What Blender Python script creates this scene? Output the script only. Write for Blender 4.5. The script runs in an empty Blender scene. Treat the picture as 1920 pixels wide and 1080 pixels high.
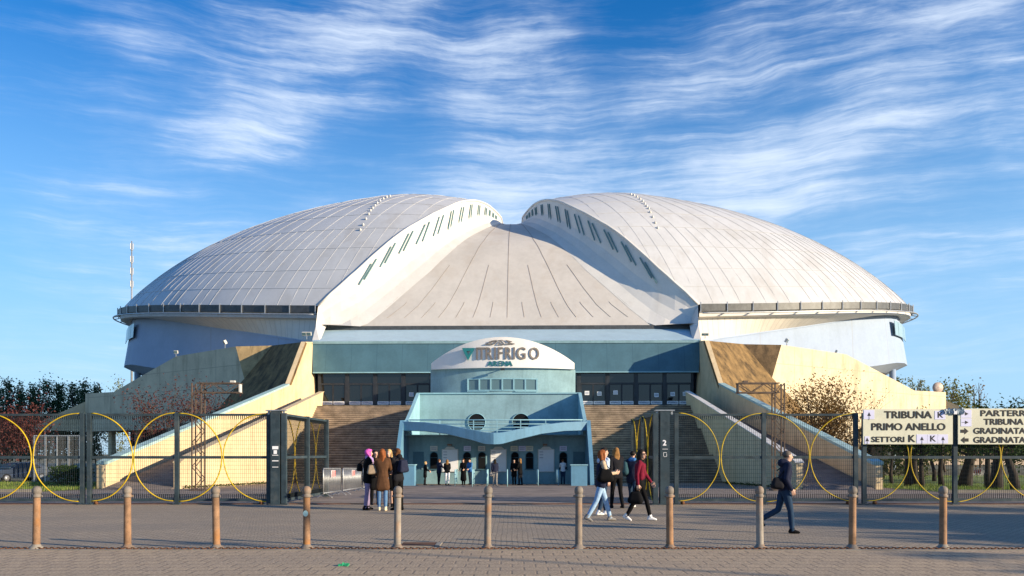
import bpy, bmesh, math, random
import numpy as np
from mathutils import Vector, Matrix, Euler
R = math.radians
random.seed(7)
SC = bpy.context.scene
COL = SC.collection
# ------------------------------------------------------------------ camera
F, HY, CH = 1500.0, 850.0, 1.65            # focal length and horizon row of the 1920 px photograph, eye height
cam = bpy.data.cameras.new("camera"); camo = bpy.data.objects.new("camera", cam); COL.objects.link(camo)
cam.sensor_width = 36; cam.lens = F/1920*36; cam.shift_y = (HY-540)/1920
cam.clip_end = 6000; cam.clip_start = 0.1
camo.location = (0, 0, CH); camo.rotation_euler = (R(90), 0, 0)
SC.camera = camo
# ------------------------------------------------------------------ light and sky
SUN_EL = R(14.5); SUN_AZ = math.atan2(0.914, -0.407)      # clockwise from +Y
sd = Vector((math.sin(SUN_AZ)*math.cos(SUN_EL), math.cos(SUN_AZ)*math.cos(SUN_EL), math.sin(SUN_EL)))
sun = bpy.data.lights.new("sun", 'SUN'); suno = bpy.data.objects.new("sun", sun); COL.objects.link(suno)
sun.energy = 5.0; sun.angle = R(0.5); sun.color = (1.0, 0.83, 0.59)
suno.rotation_euler = (-sd).to_track_quat('-Z', 'Y').to_euler(); suno.location = (60, -40, 40)
SC.view_settings.view_transform = 'Standard'; SC.view_settings.look = 'None'
SC.view_settings.exposure = 0.78; SC.view_settings.gamma = 1.0; SC.view_settings.use_curve_mapping = False
SC.cycles.max_bounces = 6; SC.cycles.transparent_max_bounces = 6

class NT:                                   # tiny node helper
    def __init__(s, tree): s.t = tree; s.n = tree.nodes; s.l = tree.links
    def new(s, ty, **kw):
        nd = s.n.new(ty)
        for k, v in kw.items(): setattr(nd, k, v)
        return nd
    def put(s, sock, v):
        if hasattr(v, 'is_output') or isinstance(v, bpy.types.NodeSocket): s.l.new(v, sock)
        else: sock.default_value = v
    def math(s, op, a, b=None, c=None, clamp=False):
        nd = s.new('ShaderNodeMath', operation=op, use_clamp=clamp)
        s.put(nd.inputs[0], a)
        if b is not None: s.put(nd.inputs[1], b)
        if c is not None: s.put(nd.inputs[2], c)
        return nd.outputs[0]
    def vmath(s, op, a, b=None):
        nd = s.new('ShaderNodeVectorMath', operation=op); s.put(nd.inputs[0], a)
        if b is not None: s.put(nd.inputs[1], b)
        return nd.outputs[0]
    def mix(s, fac, a, b, blend='MIX'):
        nd = s.new('ShaderNodeMix', data_type='RGBA', blend_type=blend, clamp_factor=True)
        s.put(nd.inputs[0], fac); s.put(nd.inputs[6], a); s.put(nd.inputs[7], b)
        return nd.outputs[2]
    def noise(s, vec, scale, detail=4, rough=.55, dist=0.0):
        nd = s.new('ShaderNodeTexNoise'); s.put(nd.inputs['Vector'], vec)
        nd.inputs['Scale'].default_value = scale; nd.inputs['Detail'].default_value = detail
        nd.inputs['Roughness'].default_value = rough; nd.inputs['Distortion'].default_value = dist
        return nd.outputs['Fac']
    def ramp(s, fac, lo, hi):               # smooth 0..1 between lo and hi
        nd = s.new('ShaderNodeMapRange', interpolation_type='SMOOTHSTEP'); s.put(nd.inputs[0], fac)
        nd.inputs[1].default_value = lo; nd.inputs[2].default_value = hi
        return nd.outputs[0]
    def mapping(s, vec, scale=(1, 1, 1), rot=(0, 0, 0), loc=(0, 0, 0)):
        nd = s.new('ShaderNodeMapping'); s.put(nd.inputs[0], vec)
        nd.inputs[1].default_value = loc; nd.inputs[2].default_value = rot; nd.inputs[3].default_value = scale
        return nd.outputs[0]

def c4(c): return (c[0], c[1], c[2], 1.0)

def build_world():
    w = bpy.data.worlds.new("World"); SC.world = w; w.use_nodes = True
    nt = NT(w.node_tree); nt.n.clear()
    out = nt.new('ShaderNodeOutputWorld'); bg = nt.new('ShaderNodeBackground')
    sky = nt.new('ShaderNodeTexSky', sky_type='NISHITA', sun_disc=False)
    sky.sun_elevation = SUN_EL; sky.sun_rotation = SUN_AZ
    sky.air_density = 1.0; sky.dust_density = 0.3; sky.ozone_density = 2.5
    hs = nt.new('ShaderNodeHueSaturation'); nt.put(hs.inputs['Color'], sky.outputs[0])
    hs.inputs['Hue'].default_value = .513; hs.inputs['Saturation'].default_value = 1.75; hs.inputs['Value'].default_value = 1.38
    geo = nt.new('ShaderNodeTexCoord'); d = geo.outputs['Generated']
    sp = nt.new('ShaderNodeSeparateXYZ'); nt.put(sp.inputs[0], d)
    z = nt.math('MAXIMUM', sp.outputs[2], 0.02)
    az = nt.math('ARCTAN2', sp.outputs[0], sp.outputs[1]); el = nt.math('ARCSINE', sp.outputs[2])
    cv = nt.new('ShaderNodeCombineXYZ'); nt.put(cv.inputs[0], az); nt.put(cv.inputs[1], nt.math('MULTIPLY', el, 1.15)); p = cv.outputs[0]
    warp = nt.new('ShaderNodeTexNoise'); nt.put(warp.inputs['Vector'], p); warp.inputs['Scale'].default_value = 3.0; warp.inputs['Detail'].default_value = 3
    pw = nt.vmath('ADD', p, nt.vmath('MULTIPLY', nt.vmath('SUBTRACT', warp.outputs['Color'], (.5, .5, .5)), (.12, .075, 0)))
    warp2 = nt.new('ShaderNodeTexNoise'); nt.put(warp2.inputs['Vector'], p); warp2.inputs['Scale'].default_value = 22; warp2.inputs['Detail'].default_value = 5
    pw = nt.vmath('ADD', pw, nt.vmath('MULTIPLY', nt.vmath('SUBTRACT', warp2.outputs['Color'], (.5, .5, .5)), (.008, .008, 0)))
    s1 = nt.noise(nt.mapping(pw, scale=(2.6, 21, 1), rot=(0, 0, R(-21))), 1.0, 10, .62, .2)        # long fibres
    s2 = nt.noise(nt.mapping(pw, scale=(4.5, 22, 1), rot=(0, 0, R(-55)), loc=(3, 1, 0)), 1.0, 10, .68, .4)
    s3 = nt.noise(nt.mapping(pw, scale=(7.0, 75, 1), rot=(0, 0, R(-28)), loc=(5, 2, 0)), 1.0, 8, .7, .3)
    big = nt.noise(nt.mapping(p, loc=(1.7, 4.3, 0)), 4.2, 5, .6)
    # where the banks of cirrus stand (azimuth and elevation of the sky)
    def bank(a0, e0, sa, se, tilt, amp):
        ca, sa_ = math.cos(tilt), math.sin(tilt)
        da = nt.math('SUBTRACT', az, R(a0)); de = nt.math('SUBTRACT', el, R(e0))
        u = nt.math('ADD', nt.math('MULTIPLY', da, ca), nt.math('MULTIPLY', de, sa_))
        v = nt.math('SUBTRACT', nt.math('MULTIPLY', de, ca), nt.math('MULTIPLY', da, sa_))
        q = nt.math('ADD', nt.math('POWER', nt.math('ABSOLUTE', nt.math('DIVIDE', u, R(sa))), 2.0), nt.math('POWER', nt.math('ABSOLUTE', nt.math('DIVIDE', v, R(se))), 2.0))
        return nt.math('MULTIPLY', nt.math('EXPONENT', nt.math('MULTIPLY', q, -1.0)), amp)
    banks = [bank(20, 17, 17, 4.5, R(14), .30), bank(27, 25, 14, 4.0, R(26), .34), bank(-1, 24, 4.5, 9, R(-22), .40), bank(-13, 25.5, 9, 3.2, R(34), .36),
             bank(-18, 20.0, 10, 1.8, R(22), .26), bank(12, 24, 12, 3.0, R(20), .22), bank(6, 17, 20, 2.4, R(5), .26), bank(-25, 25, 2.6, 2.4, R(60), .30),
             bank(28, 11.5, 12, 2.4, R(10), .20), bank(-9, 29, 6, 3, R(20), .22), bank(-22, 12, 10, 3.0, R(8), .26), bank(-25, 18.5, 7, 2.2, R(20), .24), bank(27, 9, 12, 2.5, R(6), .18), bank(-15, 15, 9, 2, R(12), .16), bank(-33, 20, 4, 14, 0, -.16), bank(9.5, 28.5, 5.0, 2.4, R(25), -.30), bank(-27, 29.5, 7, 1.8, 0, -.16)]
    tot = banks[0]
    for b in banks[1:]: tot = nt.math('ADD', tot, b)
    strk = nt.math('ADD', nt.math('ADD', nt.math('MULTIPLY', s1, .42), nt.math('MULTIPLY', s2, .24)), nt.math('MULTIPLY', s3, .34))
    dens = nt.math('ADD', nt.math('MULTIPLY', nt.math('SUBTRACT', strk, .5), 2.1), nt.math('MULTIPLY', nt.math('SUBTRACT', big, .5), .8))
    dens = nt.math('ADD', dens, nt.math('MULTIPLY', nt.math('SUBTRACT', tot, .125), .80))
    cl = nt.math('ADD', nt.math('MULTIPLY', nt.ramp(dens, -.25, .70), .55), nt.math('MULTIPLY', nt.ramp(dens, .0, .55), .45))
    cl = nt.math('MULTIPLY', cl, .82)
    # thin whitening of the air towards the horizon
    hz = nt.math('ADD', nt.math('MULTIPLY', nt.math('SUBTRACT', 1.0, nt.ramp(el, R(2), R(30))), .86), .03)
    tone = nt.mix(hz, hs.outputs[0], (3.0, 5.0, 7.2, 1))
    skyc = nt.mix(cl, tone, (6.3, 7.1, 8.2, 1))
    nt.put(bg.inputs[0], skyc); bg.inputs[1].default_value = 0.085
    nt.l.new(bg.outputs[0], out.inputs[0])
build_world()

# ------------------------------------------------------------------ materials
def principled(name):
    m = bpy.data.materials.new(name); m.use_nodes = True
    nt = NT(m.node_tree); return m, nt, nt.n['Principled BSDF']

def M(name, col, rough=.75, var=.18, scale=2.5, bump=0.0, metal=0.0, spec=.35, dirt=None, dirt_scale=.6, dirt_amt=.5, streak=False, joints=None, joint_col=None):
    """weathered surface: base colour with two sizes of mottling, an optional dirt colour in patches or streaks, optional panel joints"""
    m, nt, b = principled(name)
    pos = nt.new('ShaderNodeNewGeometry').outputs['Position']
    n1 = nt.noise(pos, scale, 6, .6); n2 = nt.noise(pos, scale*9, 3, .6)
    f = nt.math('ADD', nt.math('MULTIPLY', n1, .7), nt.math('MULTIPLY', n2, .3))
    lo = tuple(min(1, max(0, x*(1-var*1.5))) for x in col); hi = tuple(min(1, x*(1+var*1.2)) for x in col)
    c = nt.mix(nt.ramp(f, .3, .7), c4(lo), c4(hi))
    if dirt:
        dv = nt.mapping(pos, scale=(1, 1, .16)) if streak else pos
        dn = nt.noise(dv, dirt_scale, 7, .65, .3)
        c = nt.mix(nt.math('MULTIPLY', nt.ramp(dn, .48, .72), dirt_amt), c, c4(dirt))
    if joints:
        uv = nt.new('ShaderNodeUVMap').outputs[0]; s2 = nt.new('ShaderNodeSeparateXYZ'); nt.put(s2.inputs[0], uv)
        ms = []
        for ax, (per, wid) in enumerate(joints):
            fr = nt.math('FRACT', nt.math('DIVIDE', s2.outputs[ax], per))
            ms.append(nt.math('LESS_THAN', fr, wid/per))
        jm = nt.math('MAXIMUM', ms[0], ms[1]) if len(ms) > 1 else ms[0]
        c = nt.mix(nt.math('MULTIPLY', jm, .75), c, c4(joint_col or tuple(x*.45 for x in col)))
    nt.put(b.inputs['Base Color'], c); b.inputs['Roughness'].default_value = rough; b.inputs['Metallic'].default_value = metal
    b.inputs['Specular IOR Level'].default_value = spec
    if bump:
        bp = nt.new('ShaderNodeBump'); bp.inputs['Strength'].default_value = bump; bp.inputs['Distance'].default_value = .02
        nt.put(bp.inputs['Height'], f); nt.l.new(bp.outputs[0], b.inputs['Normal'])
    return m

def paver(name, c1, c2, mort, w, h, offset=.5, bump=.5, patch=None, mort_size=.02):
    m, nt, b = principled(name)
    pos = nt.new('ShaderNodeNewGeometry').outputs['Position']
    br = nt.new('ShaderNodeTexBrick'); br.offset = offset
    wob = nt.new('ShaderNodeTexNoise'); nt.put(wob.inputs['Vector'], pos); wob.inputs['Scale'].default_value = .6
    pv = nt.vmath('ADD', pos, nt.vmath('MULTIPLY', nt.vmath('SUBTRACT', wob.outputs['Color'], (.5, .5, .5)), (.06, .10, 0)))
    nt.put(br.inputs['Vector'], pv)
    br.inputs['Scale'].default_value = 1; br.inputs['Brick Width'].default_value = w; br.inputs['Row Height'].default_value = h
    br.inputs['Mortar Size'].default_value = mort_size*h; br.inputs['Mortar Smooth'].default_value = .3; br.inputs['Bias'].default_value = 0
    br.inputs['Color1'].default_value = c4(c1); br.inputs['Color2'].default_value = c4(c2); br.inputs['Mortar'].default_value = c4(mort)
    n1 = nt.noise(nt.mapping(pos, scale=(.35, 1, 1)), .55, 6, .6); n2 = nt.noise(pos, 26, 4, .7); n3 = nt.noise(pos, 3.2, 5, .6)
    c = nt.mix(nt.math('MULTIPLY', nt.ramp(n1, .35, .65), .60), br.outputs['Color'], c4(patch or tuple(x*.6 for x in c1)))
    c = nt.mix(nt.math('MULTIPLY', nt.ramp(n3, .52, .8), .35), c, c4(tuple(x*1.35 for x in c1)))
    c = nt.mix(.75, c, nt.mix(nt.ramp(n2, .25, .75), (.45, .45, .45, 1), (1.5, 1.5, 1.5, 1)), 'MULTIPLY')
    nt.put(b.inputs['Base Color'], c); b.inputs['Roughness'].default_value = .85; b.inputs['Specular IOR Level'].default_value = .25
    bp = nt.new('ShaderNodeBump'); bp.inputs['Strength'].default_value = bump; bp.inputs['Distance'].default_value = .012
    hgt = nt.math('ADD', nt.math('MULTIPLY', br.outputs['Fac'], -1.0), nt.math('MULTIPLY', n2, .6))
    nt.put(bp.inputs['Height'], hgt); nt.l.new(bp.outputs[0], b.inputs['Normal'])
    return m

def leafmat(name, cols, trans=.35):
    m, nt, b = principled(name)
    g = nt.new('ShaderNodeNewGeometry')
    rp = nt.new('ShaderNodeValToRGB'); cr = rp.color_ramp
    while len(cr.elements) < len(cols): cr.elements.new(.5)
    for i, c in enumerate(cols): cr.elements[i].position = i/(len(cols)-1); cr.elements[i].color = c4(c)
    nt.put(rp.inputs[0], g.outputs['Random Per Island'])
    nt.put(b.inputs['Base Color'], rp.outputs[0]); b.inputs['Roughness'].default_value = .6; b.inputs['Specular IOR Level'].default_value = .2
    tr = nt.new('ShaderNodeBsdfTranslucent'); nt.put(tr.inputs[0], rp.outputs[0])
    mx = nt.new('ShaderNodeMixShader'); mx.inputs[0].default_value = trans
    nt.l.new(b.outputs[0], mx.inputs[1]); nt.l.new(tr.outputs[0], mx.inputs[2])
    nt.l.new(mx.outputs[0], nt.n['Material Output'].inputs[0])
    return m

def glassmat(name, col, rough=.06, spec=.7):
    m, nt, b = principled(name)
    b.inputs['Base Color'].default_value = c4(col); b.inputs['Roughness'].default_value = rough; b.inputs['Specular IOR Level'].default_value = spec
    return m

PAVE_FRONT = paver('front slabs', (.46, .345, .225), (.405, .305, .205), (.20, .16, .12), .34, .33, .5, .6, (.33, .26, .19), .05)
PAVE = paver('plaza pavers', (.425, .34, .245), (.355, .285, .205), (.13, .10, .075), .21, .115, .5, .6, (.235, .20, .16), .11)
ASPHALT = M('worn inner yard asphalt', (.24, .19, .155), .9, .25, .8, .5, dirt=(.11, .09, .08), dirt_scale=.35, dirt_amt=.6)
CONC = M('cream painted concrete', (.66, .55, .375), .85, .10, .5, .15, dirt=(.27, .21, .13), dirt_scale=1.1, dirt_amt=.5, streak=True, joints=[(5.2, .07), (2.1, .06)], joint_col=(.38, .31, .22))
CONC_PLAIN = M('cream painted parapet', (.64, .50, .31), .85, .09, .7, .15, dirt=(.30, .23, .14), dirt_scale=1.4, dirt_amt=.5, streak=True)
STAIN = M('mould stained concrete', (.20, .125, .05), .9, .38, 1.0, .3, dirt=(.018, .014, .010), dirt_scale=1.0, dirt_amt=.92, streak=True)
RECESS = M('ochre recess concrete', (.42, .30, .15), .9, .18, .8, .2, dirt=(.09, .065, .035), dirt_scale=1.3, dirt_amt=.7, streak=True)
COPING = M('pale teal coping', (.36, .52, .51), .6, .14, 2, .1, dirt=(.22, .3, .3), dirt_amt=.4)
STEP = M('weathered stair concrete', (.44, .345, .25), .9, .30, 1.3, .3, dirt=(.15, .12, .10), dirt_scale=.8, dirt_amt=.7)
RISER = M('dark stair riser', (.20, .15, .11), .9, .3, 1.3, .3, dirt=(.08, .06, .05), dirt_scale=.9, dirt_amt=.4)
ROOF = M('off white roof membrane', (.545, .55, .56), .42, .05, .25, .0, dirt=(.42, .40, .375), dirt_scale=.35, dirt_amt=.55, streak=True)
ROOF_SEAM = M('roof seam', (.54, .535, .535), .6, .08, 1)
VAULT_SEAM = M('dark vault seam', (.32, .27, .23), .7, .1, 1)
VAULT = M('warm grey vault membrane', (.53, .495, .455), .6, .07, .22, .0, dirt=(.46, .40, .34), dirt_scale=.35, dirt_amt=.55)
WHITE = M('white painted wall', (.64, .62, .585), .6, .05, .5, dirt=(.55, .5, .43), dirt_scale=.5, dirt_amt=.35, streak=True)
SOFFIT = M('ribbed white soffit', (.66, .62, .56), .6, .05, .5, joints=[(.62, .07)], joint_col=(.48, .45, .41))
LILAC = M('pale lilac wall', (.30, .38, .52), .65, .05, .4, dirt=(.26, .32, .42), dirt_scale=.5, dirt_amt=.3, streak=True, joints=[(9.0, .12)], joint_col=(.28, .32, .40))
TEAL = M('teal fascia paint', (.068, .15, .195), .55, .10, .6, dirt=(.045, .11, .15), dirt_scale=.6, dirt_amt=.4, streak=True, joints=[(2.4, .05)], joint_col=(.04, .10, .14))
PALE = M('pale blue ledge', (.40, .55, .63), .55, .08, .6, dirt=(.28, .38, .43), dirt_amt=.4)
OFFICE = M('turquoise stucco', (.23, .37, .41), .8, .12, .8, .15, dirt=(.12, .20, .22), dirt_scale=1.5, dirt_amt=.42, streak=True)
OFFICE_L = M('light turquoise trim', (.25, .45, .52), .6, .09, 1, dirt=(.15, .30, .37), dirt_amt=.4)
CANOPY = M('blue canopy paint', (.12, .27, .40), .5, .09, .8, dirt=(.07, .15, .21), dirt_scale=1.4, streak=True, dirt_amt=.5)
SIGNW = M('white sign face', (.78, .75, .72), .5, .03, 1)
TEAL_L = M('teal letter', (.015, .155, .175), .5, .08, 2)
GREY_L = M('grey letter', (.20, .175, .155), .5, .08, 2)
DARKF = M('dark door frame', (.030, .034, .042), .45, .2, 3)
GLASS = glassmat('dark door glass', (.010, .012, .014), .04, .6)
GLASS_B = glassmat('blue grey window glass', (.10, .17, .19), .12, .6)
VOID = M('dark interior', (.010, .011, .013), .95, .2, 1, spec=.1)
GATE = M('blue grey gate paint', (.034, .053, .066), .5, .22, 3, spec=.2, dirt=(.11, .12, .12), dirt_scale=2.2, dirt_amt=.4)
MESHM = M('dark grating steel', (.014, .019, .022), .6, .2, 3, spec=.15)
YEL = M('yellow ring paint', (.56, .385, .012), .6, .2, 4, dirt=(.24, .15, .01), dirt_scale=3, dirt_amt=.4)
RUST = M('rusted grey iron', (.20, .165, .135), .75, .2, 5, .4, dirt=(.33, .135, .035), dirt_scale=1.7, dirt_amt=.95)
RUSTD = M('dark rust', (.13, .055, .025), .9, .3, 7, .4, dirt=(.05, .03, .02), dirt_amt=.5)
TRUSSM = M('rusty truss paint', (.10, .072, .055), .7, .3, 4, .2, dirt=(.20, .10, .05), dirt_scale=3, dirt_amt=.5)
GALV = M('galvanised steel', (.42, .43, .44), .42, .15, 4, metal=.6)
LAMPW = M('lamp housing', (.62, .60, .55), .4, .1, 4)
PAPER = M('white paper', (.80, .80, .82), .7, .03, 3)
PAPERB = M('pale lilac sticker', (.66, .66, .85), .7, .03, 3)
INK = M('black ink', (.018, .018, .02), .6, .1, 4)
INKG = M('grey blue ink', (.20, .22, .32), .7, .1, 4)
BOARD = M('cream sign board', (.66, .645, .50), .55, .08, .9, dirt=(.46, .50, .40), dirt_scale=.9, dirt_amt=.5)
RED = M('red reflective stripe', (.55, .045, .03), .5, .1, 4)
BARK = M('grey brown bark', (.10, .075, .055), .95, .3, 5, .6)
BARKD = M('dark pine bark', (.035, .028, .024), .95, .3, 5, .6)
GRASSM = M('grass ground', (.13, .20, .04), .95, .35, 1.4, .6, dirt=(.20, .17, .06), dirt_scale=1.1, dirt_amt=.6)
GRASSD = M('dry grass ground', (.24, .25, .07), .95, .35, 1.4, .6, dirt=(.30, .24, .13), dirt_scale=1.6, dirt_amt=.7)
KERB = M('kerb stone', (.25, .225, .19), .85, .15, 2, .3)
LEAF_POP = leafmat('poplar leaf', [(.035, .075, .035), (.065, .12, .055), (.11, .165, .08)])
LEAF_DK = leafmat('dark broad leaf', [(.014, .034, .008), (.032, .065, .015), (.055, .095, .025)])
LEAF_YG = leafmat('yellow green spring leaf', [(.10, .12, .025), (.17, .18, .04), (.24, .23, .07)])
LEAF_PL = leafmat('plum red leaf', [(.055, .016, .018), (.10, .03, .028), (.16, .06, .05)])
LEAF_BR = leafmat('bronze budding leaf', [(.11, .055, .018), (.18, .10, .03), (.26, .16, .05)])
LEAF_HG = leafmat('hedge leaf', [(.03, .05, .01), (.06, .085, .02), (.10, .11, .03)])
BLADE = leafmat('grass blade', [(.10, .17, .02), (.16, .25, .04), (.30, .29, .10)])
DRYLEAF = leafmat('fallen dry leaf', [(.24, .17, .08), (.34, .26, .14), (.42, .33, .2)])
SKIN = M('skin', (.56, .34, .245), .55, .06, 8)

# ------------------------------------------------------------------ mesh helpers
def newell(ps):
    n = Vector((0, 0, 0))
    for i in range(len(ps)):
        a, b = ps[i], ps[(i+1) % len(ps)]
        n += Vector(((a[1]-b[1])*(a[2]+b[2]), (a[2]-b[2])*(a[0]+b[0]), (a[0]-b[0])*(a[1]+b[1])))
    return n.normalized() if n.length > 0 else Vector((0, 0, 1))

class MB:
    """collects faces (world coordinates) and links them as ONE mesh object"""
    def __init__(s): s.v = []; s.f = []; s.m = []; s.smooth = []; s.uv = {}
    def add(s, vs, fs, mi=0, sm=False):
        o = len(s.v); s.v += [tuple(v) for v in vs]
        for f in fs: s.f.append(tuple(i+o for i in f)); s.m.append(mi); s.smooth.append(sm)
        return o
    def poly(s, pts, mi=0, uv=None):
        s.add(pts, [tuple(range(len(pts)))], mi)
        if uv: s.uv[len(s.f)-1] = uv
        return s
    def slab(s, pts, off, mi=0, uvm=False):
        """polygon given thickness by the vector off"""
        n = len(pts); off = Vector(off); p = [Vector(q) for q in pts]; q = [a+off for a in p]
        fs = [tuple(range(n)), tuple(range(2*n-1, n-1, -1))] + [(i, i+n, (i+1) % n+n, (i+1) % n) for i in range(n)]
        b = len(s.f); s.add(p+q, fs, mi)
        return s
    def box(s, c, size, rz=0, mi=0, rot=None):
        mt = (rot or Matrix.Rotation(rz, 3, 'Z')); c = Vector(c)
        vs = [c + mt @ Vector((x*size[0]/2, y*size[1]/2, z*size[2]/2)) for x in (-1, 1) for y in (-1, 1) for z in (-1, 1)]
        s.add(vs, [(0, 1, 3, 2), (4, 6, 7, 5), (0, 4, 5, 1), (2, 3, 7, 6), (0, 2, 6, 4), (1, 5, 7, 3)], mi); return s
    def bar(s, a, b, w, h=None, mi=0, up=(0, 0, 1)):
        h = h or w; a, b = Vector(a), Vector(b); d = (b-a)
        if d.length < 1e-6: return s
        d.normalize(); up = Vector(up)
        if abs(d.dot(up)) > .99: up = Vector((0, 1, 0))
        x = d.cross(up).normalized(); y = x.cross(d).normalized()
        vs = [p + x*i*w/2 + y*j*h/2 for p in (a, b) for i, j in ((-1, -1), (1, -1), (1, 1), (-1, 1))]
        s.add(vs, [(3, 2, 1, 0), (4, 5, 6, 7), (0, 1, 5, 4), (1, 2, 6, 5), (2, 3, 7, 6), (3, 0, 4, 7)], mi); return s
    def tube(s, path, r, seg=8, mi=0, closed=False, cap=True):
        P = [Vector(p) for p in path]; n = len(P); rs = r if isinstance(r, (list, tuple)) else [r]*n
        vs = []; fs = []; prev = None
        for i in range(n):
            if closed: t = P[(i+1) % n]-P[i-1]
            else: t = P[min(i+1, n-1)]-P[max(i-1, 0)]
            t.normalize()
            if prev is None: u = t.orthogonal().normalized()
            else: u = (prev - t*prev.dot(t)).normalized()
            prev = u; w = t.cross(u)
            for k in range(seg):
                a = 2*math.pi*k/seg; vs.append(P[i] + (u*math.cos(a)+w*math.sin(a))*rs[i])
        m = n if closed else n-1
        for i in range(m):
            for k in range(seg):
                a, b = i*seg+k, i*seg+(k+1) % seg; c, d = ((i+1) % n)*seg+(k+1) % seg, ((i+1) % n)*seg+k
                fs.append((a, b, c, d))
        if cap and not closed: fs += [tuple(range(seg-1, -1, -1)), tuple((n-1)*seg+k for k in range(seg))]
        s.add(vs, fs, mi, True); return s
    def lathe(s, prof, c=(0, 0, 0), seg=16, mi=0):
        c = Vector(c); vs = []; fs = []
        for r, z in prof:
            for k in range(seg):
                a = 2*math.pi*k/seg; vs.append(c+Vector((r*math.cos(a), r*math.sin(a), z)))
        for i in range(len(prof)-1):
            for k in range(seg): fs.append((i*seg+k, i*seg+(k+1) % seg, (i+1)*seg+(k+1) % seg, (i+1)*seg+k))
        fs += [tuple(range(seg-1, -1, -1)), tuple((len(prof)-1)*seg+k for k in range(seg))]
        s.add(vs, fs, mi, True); return s
    def grid(s, fn, nu, nv, mi=0, sm=True, uvfn=None):
        vs = [fn(i/nu, j/nv) for j in range(nv+1) for i in range(nu+1)]
        o = len(s.v); s.v += [tuple(v) for v in vs]
        for j in range(nv):
            for i in range(nu):
                a = o+j*(nu+1)+i; s.f.append((a, a+1, a+nu+2, a+nu+1)); s.m.append(mi); s.smooth.append(sm)
        return s
    def build(s, name, mats, parent=None, uvscale=True):
        me = bpy.data.meshes.new(name)
        off = Vector(parent['_base']) if parent is not None and '_base' in parent else Vector((0, 0, 0))
        me.from_pydata([(v[0]-off[0], v[1]-off[1], v[2]-off[2]) for v in s.v], [], s.f)
        for m in (mats if isinstance(mats, (list, tuple)) else [mats]): me.materials.append(m)
        me.polygons.foreach_set('material_index', s.m); me.polygons.foreach_set('use_smooth', s.smooth)
        uvl = me.uv_layers.new(name='UVMap')               # metres along the face: x along the horizontal, y up the slope
        for pi, p in enumerate(me.polygons):
            if pi in s.uv:
                for k, li in enumerate(p.loop_indices): uvl.data[li].uv = s.uv[pi][k]
                continue
            n = newell([s.v[i] for i in s.f[pi]]); h = Vector((0, 0, 1)).cross(n)
            h = h.normalized() if h.length > .05 else Vector((1, 0, 0)); u = n.cross(h)
            for k, li in enumerate(p.loop_indices):
                q = Vector(s.v[s.f[pi][k]]); uvl.data[li].uv = (q.dot(h), q.dot(u))
        me.update()
        o = bpy.data.objects.new(name, me); COL.objects.link(o)
        if parent is not None:
            o.parent = parent
            if '_base' in parent: o['_base'] = tuple(parent['_base'])
        return o

def tag(o, label=None, cat=None, group=None, kind=None):
    if label: o['label'] = label
    if cat: o['category'] = cat
    if group: o['group'] = group
    if kind: o['kind'] = kind
    return o
def thing(name, loc, label, cat, group=None):
    o = bpy.data.objects.new(name, None); COL.objects.link(o); o.empty_display_size = .2
    o.location = loc; o['_base'] = tuple(loc); return tag(o, label, cat, group)
def at_origin(o): o['_base'] = (0.0, 0.0, 0.0)
def copy_tree(o, parent=None):
    c = o.copy(); COL.objects.link(c)
    if parent is not None: c.parent = parent
    for ch in list(o.children): copy_tree(ch, c)
    return c
def P(px, py, d): return Vector(((px-960)/F*d, d, CH+(HY-py)/F*d))
def gz(d):                                   # ground height: level street, gently falling yard behind the gates
    return 0.0 if d < 29 else -min(.48, (d-29)*.0178)
TH = -0.022                                   # the arena is turned a little about a point behind its front
def L(x, y, z):
    dx, dy = x, y-105; c, s_ = math.cos(TH), math.sin(TH)
    return Vector((dx*c-dy*s_, 105+dx*s_+dy*c, z))
def Li(v):
    dx, dy = v[0], v[1]-105; c, s_ = math.cos(-TH), math.sin(-TH)
    return Vector((dx*c-dy*s_, 105+dx*s_+dy*c, v[2]))
def text(mb, s, size, mat4, mi=0, bold=0.0, ext=.01, sx=1.0, align='CENTER', spacing=1.0):
    """letters; bold thickens them by slightly shifted, slightly deeper copies"""
    cu = bpy.data.curves.new('t', 'FONT'); cu.body = s; cu.size = size; cu.extrude = ext
    cu.align_x = align; cu.align_y = 'CENTER'; cu.space_character = spacing; cu.resolution_u = 3
    o = bpy.data.objects.new('t', cu); COL.objects.link(o)
    bpy.context.view_layer.update()
    me = bpy.data.meshes.new_from_object(o.evaluated_get(bpy.context.evaluated_depsgraph_get()))
    sh = [(0, 0)] if not bold else [(0, 0), (bold, 0), (-bold, 0), (0, bold*.7), (0, -bold*.7)]
    for q, (dx, dy) in enumerate(sh):
        mb.add([mat4 @ Vector((v.co.x*sx+dx, v.co.y+dy, v.co.z-q*.0012)) for v in me.vertices], [tuple(p.vertices) for p in me.polygons], mi)
    w = max((v.co.x for v in me.vertices), default=0)-min((v.co.x for v in me.vertices), default=0)
    bpy.data.objects.remove(o); bpy.data.curves.remove(cu); bpy.data.meshes.remove(me)
    return w*sx
def frame4(loc, rz=0.0):                      # text frame: x to the right, y up, facing the camera side (-Y)
    return Matrix.Translation(loc) @ Matrix.Rotation(rz, 4, 'Z') @ Matrix.Rotation(R(90), 4, 'X')
DARKG = M('dark gutter metal', (.075, .08, .085), .5, .2, 2, metal=.2)
SLIT = M('teal slit window', (.13, .24, .25), .4, .12, 2)
RAMPF = M('ramp floor', (.20, .165, .145), .9, .25, 1.1, .3, dirt=(.09, .08, .075), dirt_amt=.5)
PALEG = glassmat('pale corner window', (.30, .42, .46), .2, .5)
STAIN_D = M('dark stained recess concrete', (.16, .105, .055), .9, .3, .8, .2, dirt=(.03, .022, .014), dirt_scale=1.4, dirt_amt=.8, streak=True)
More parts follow.
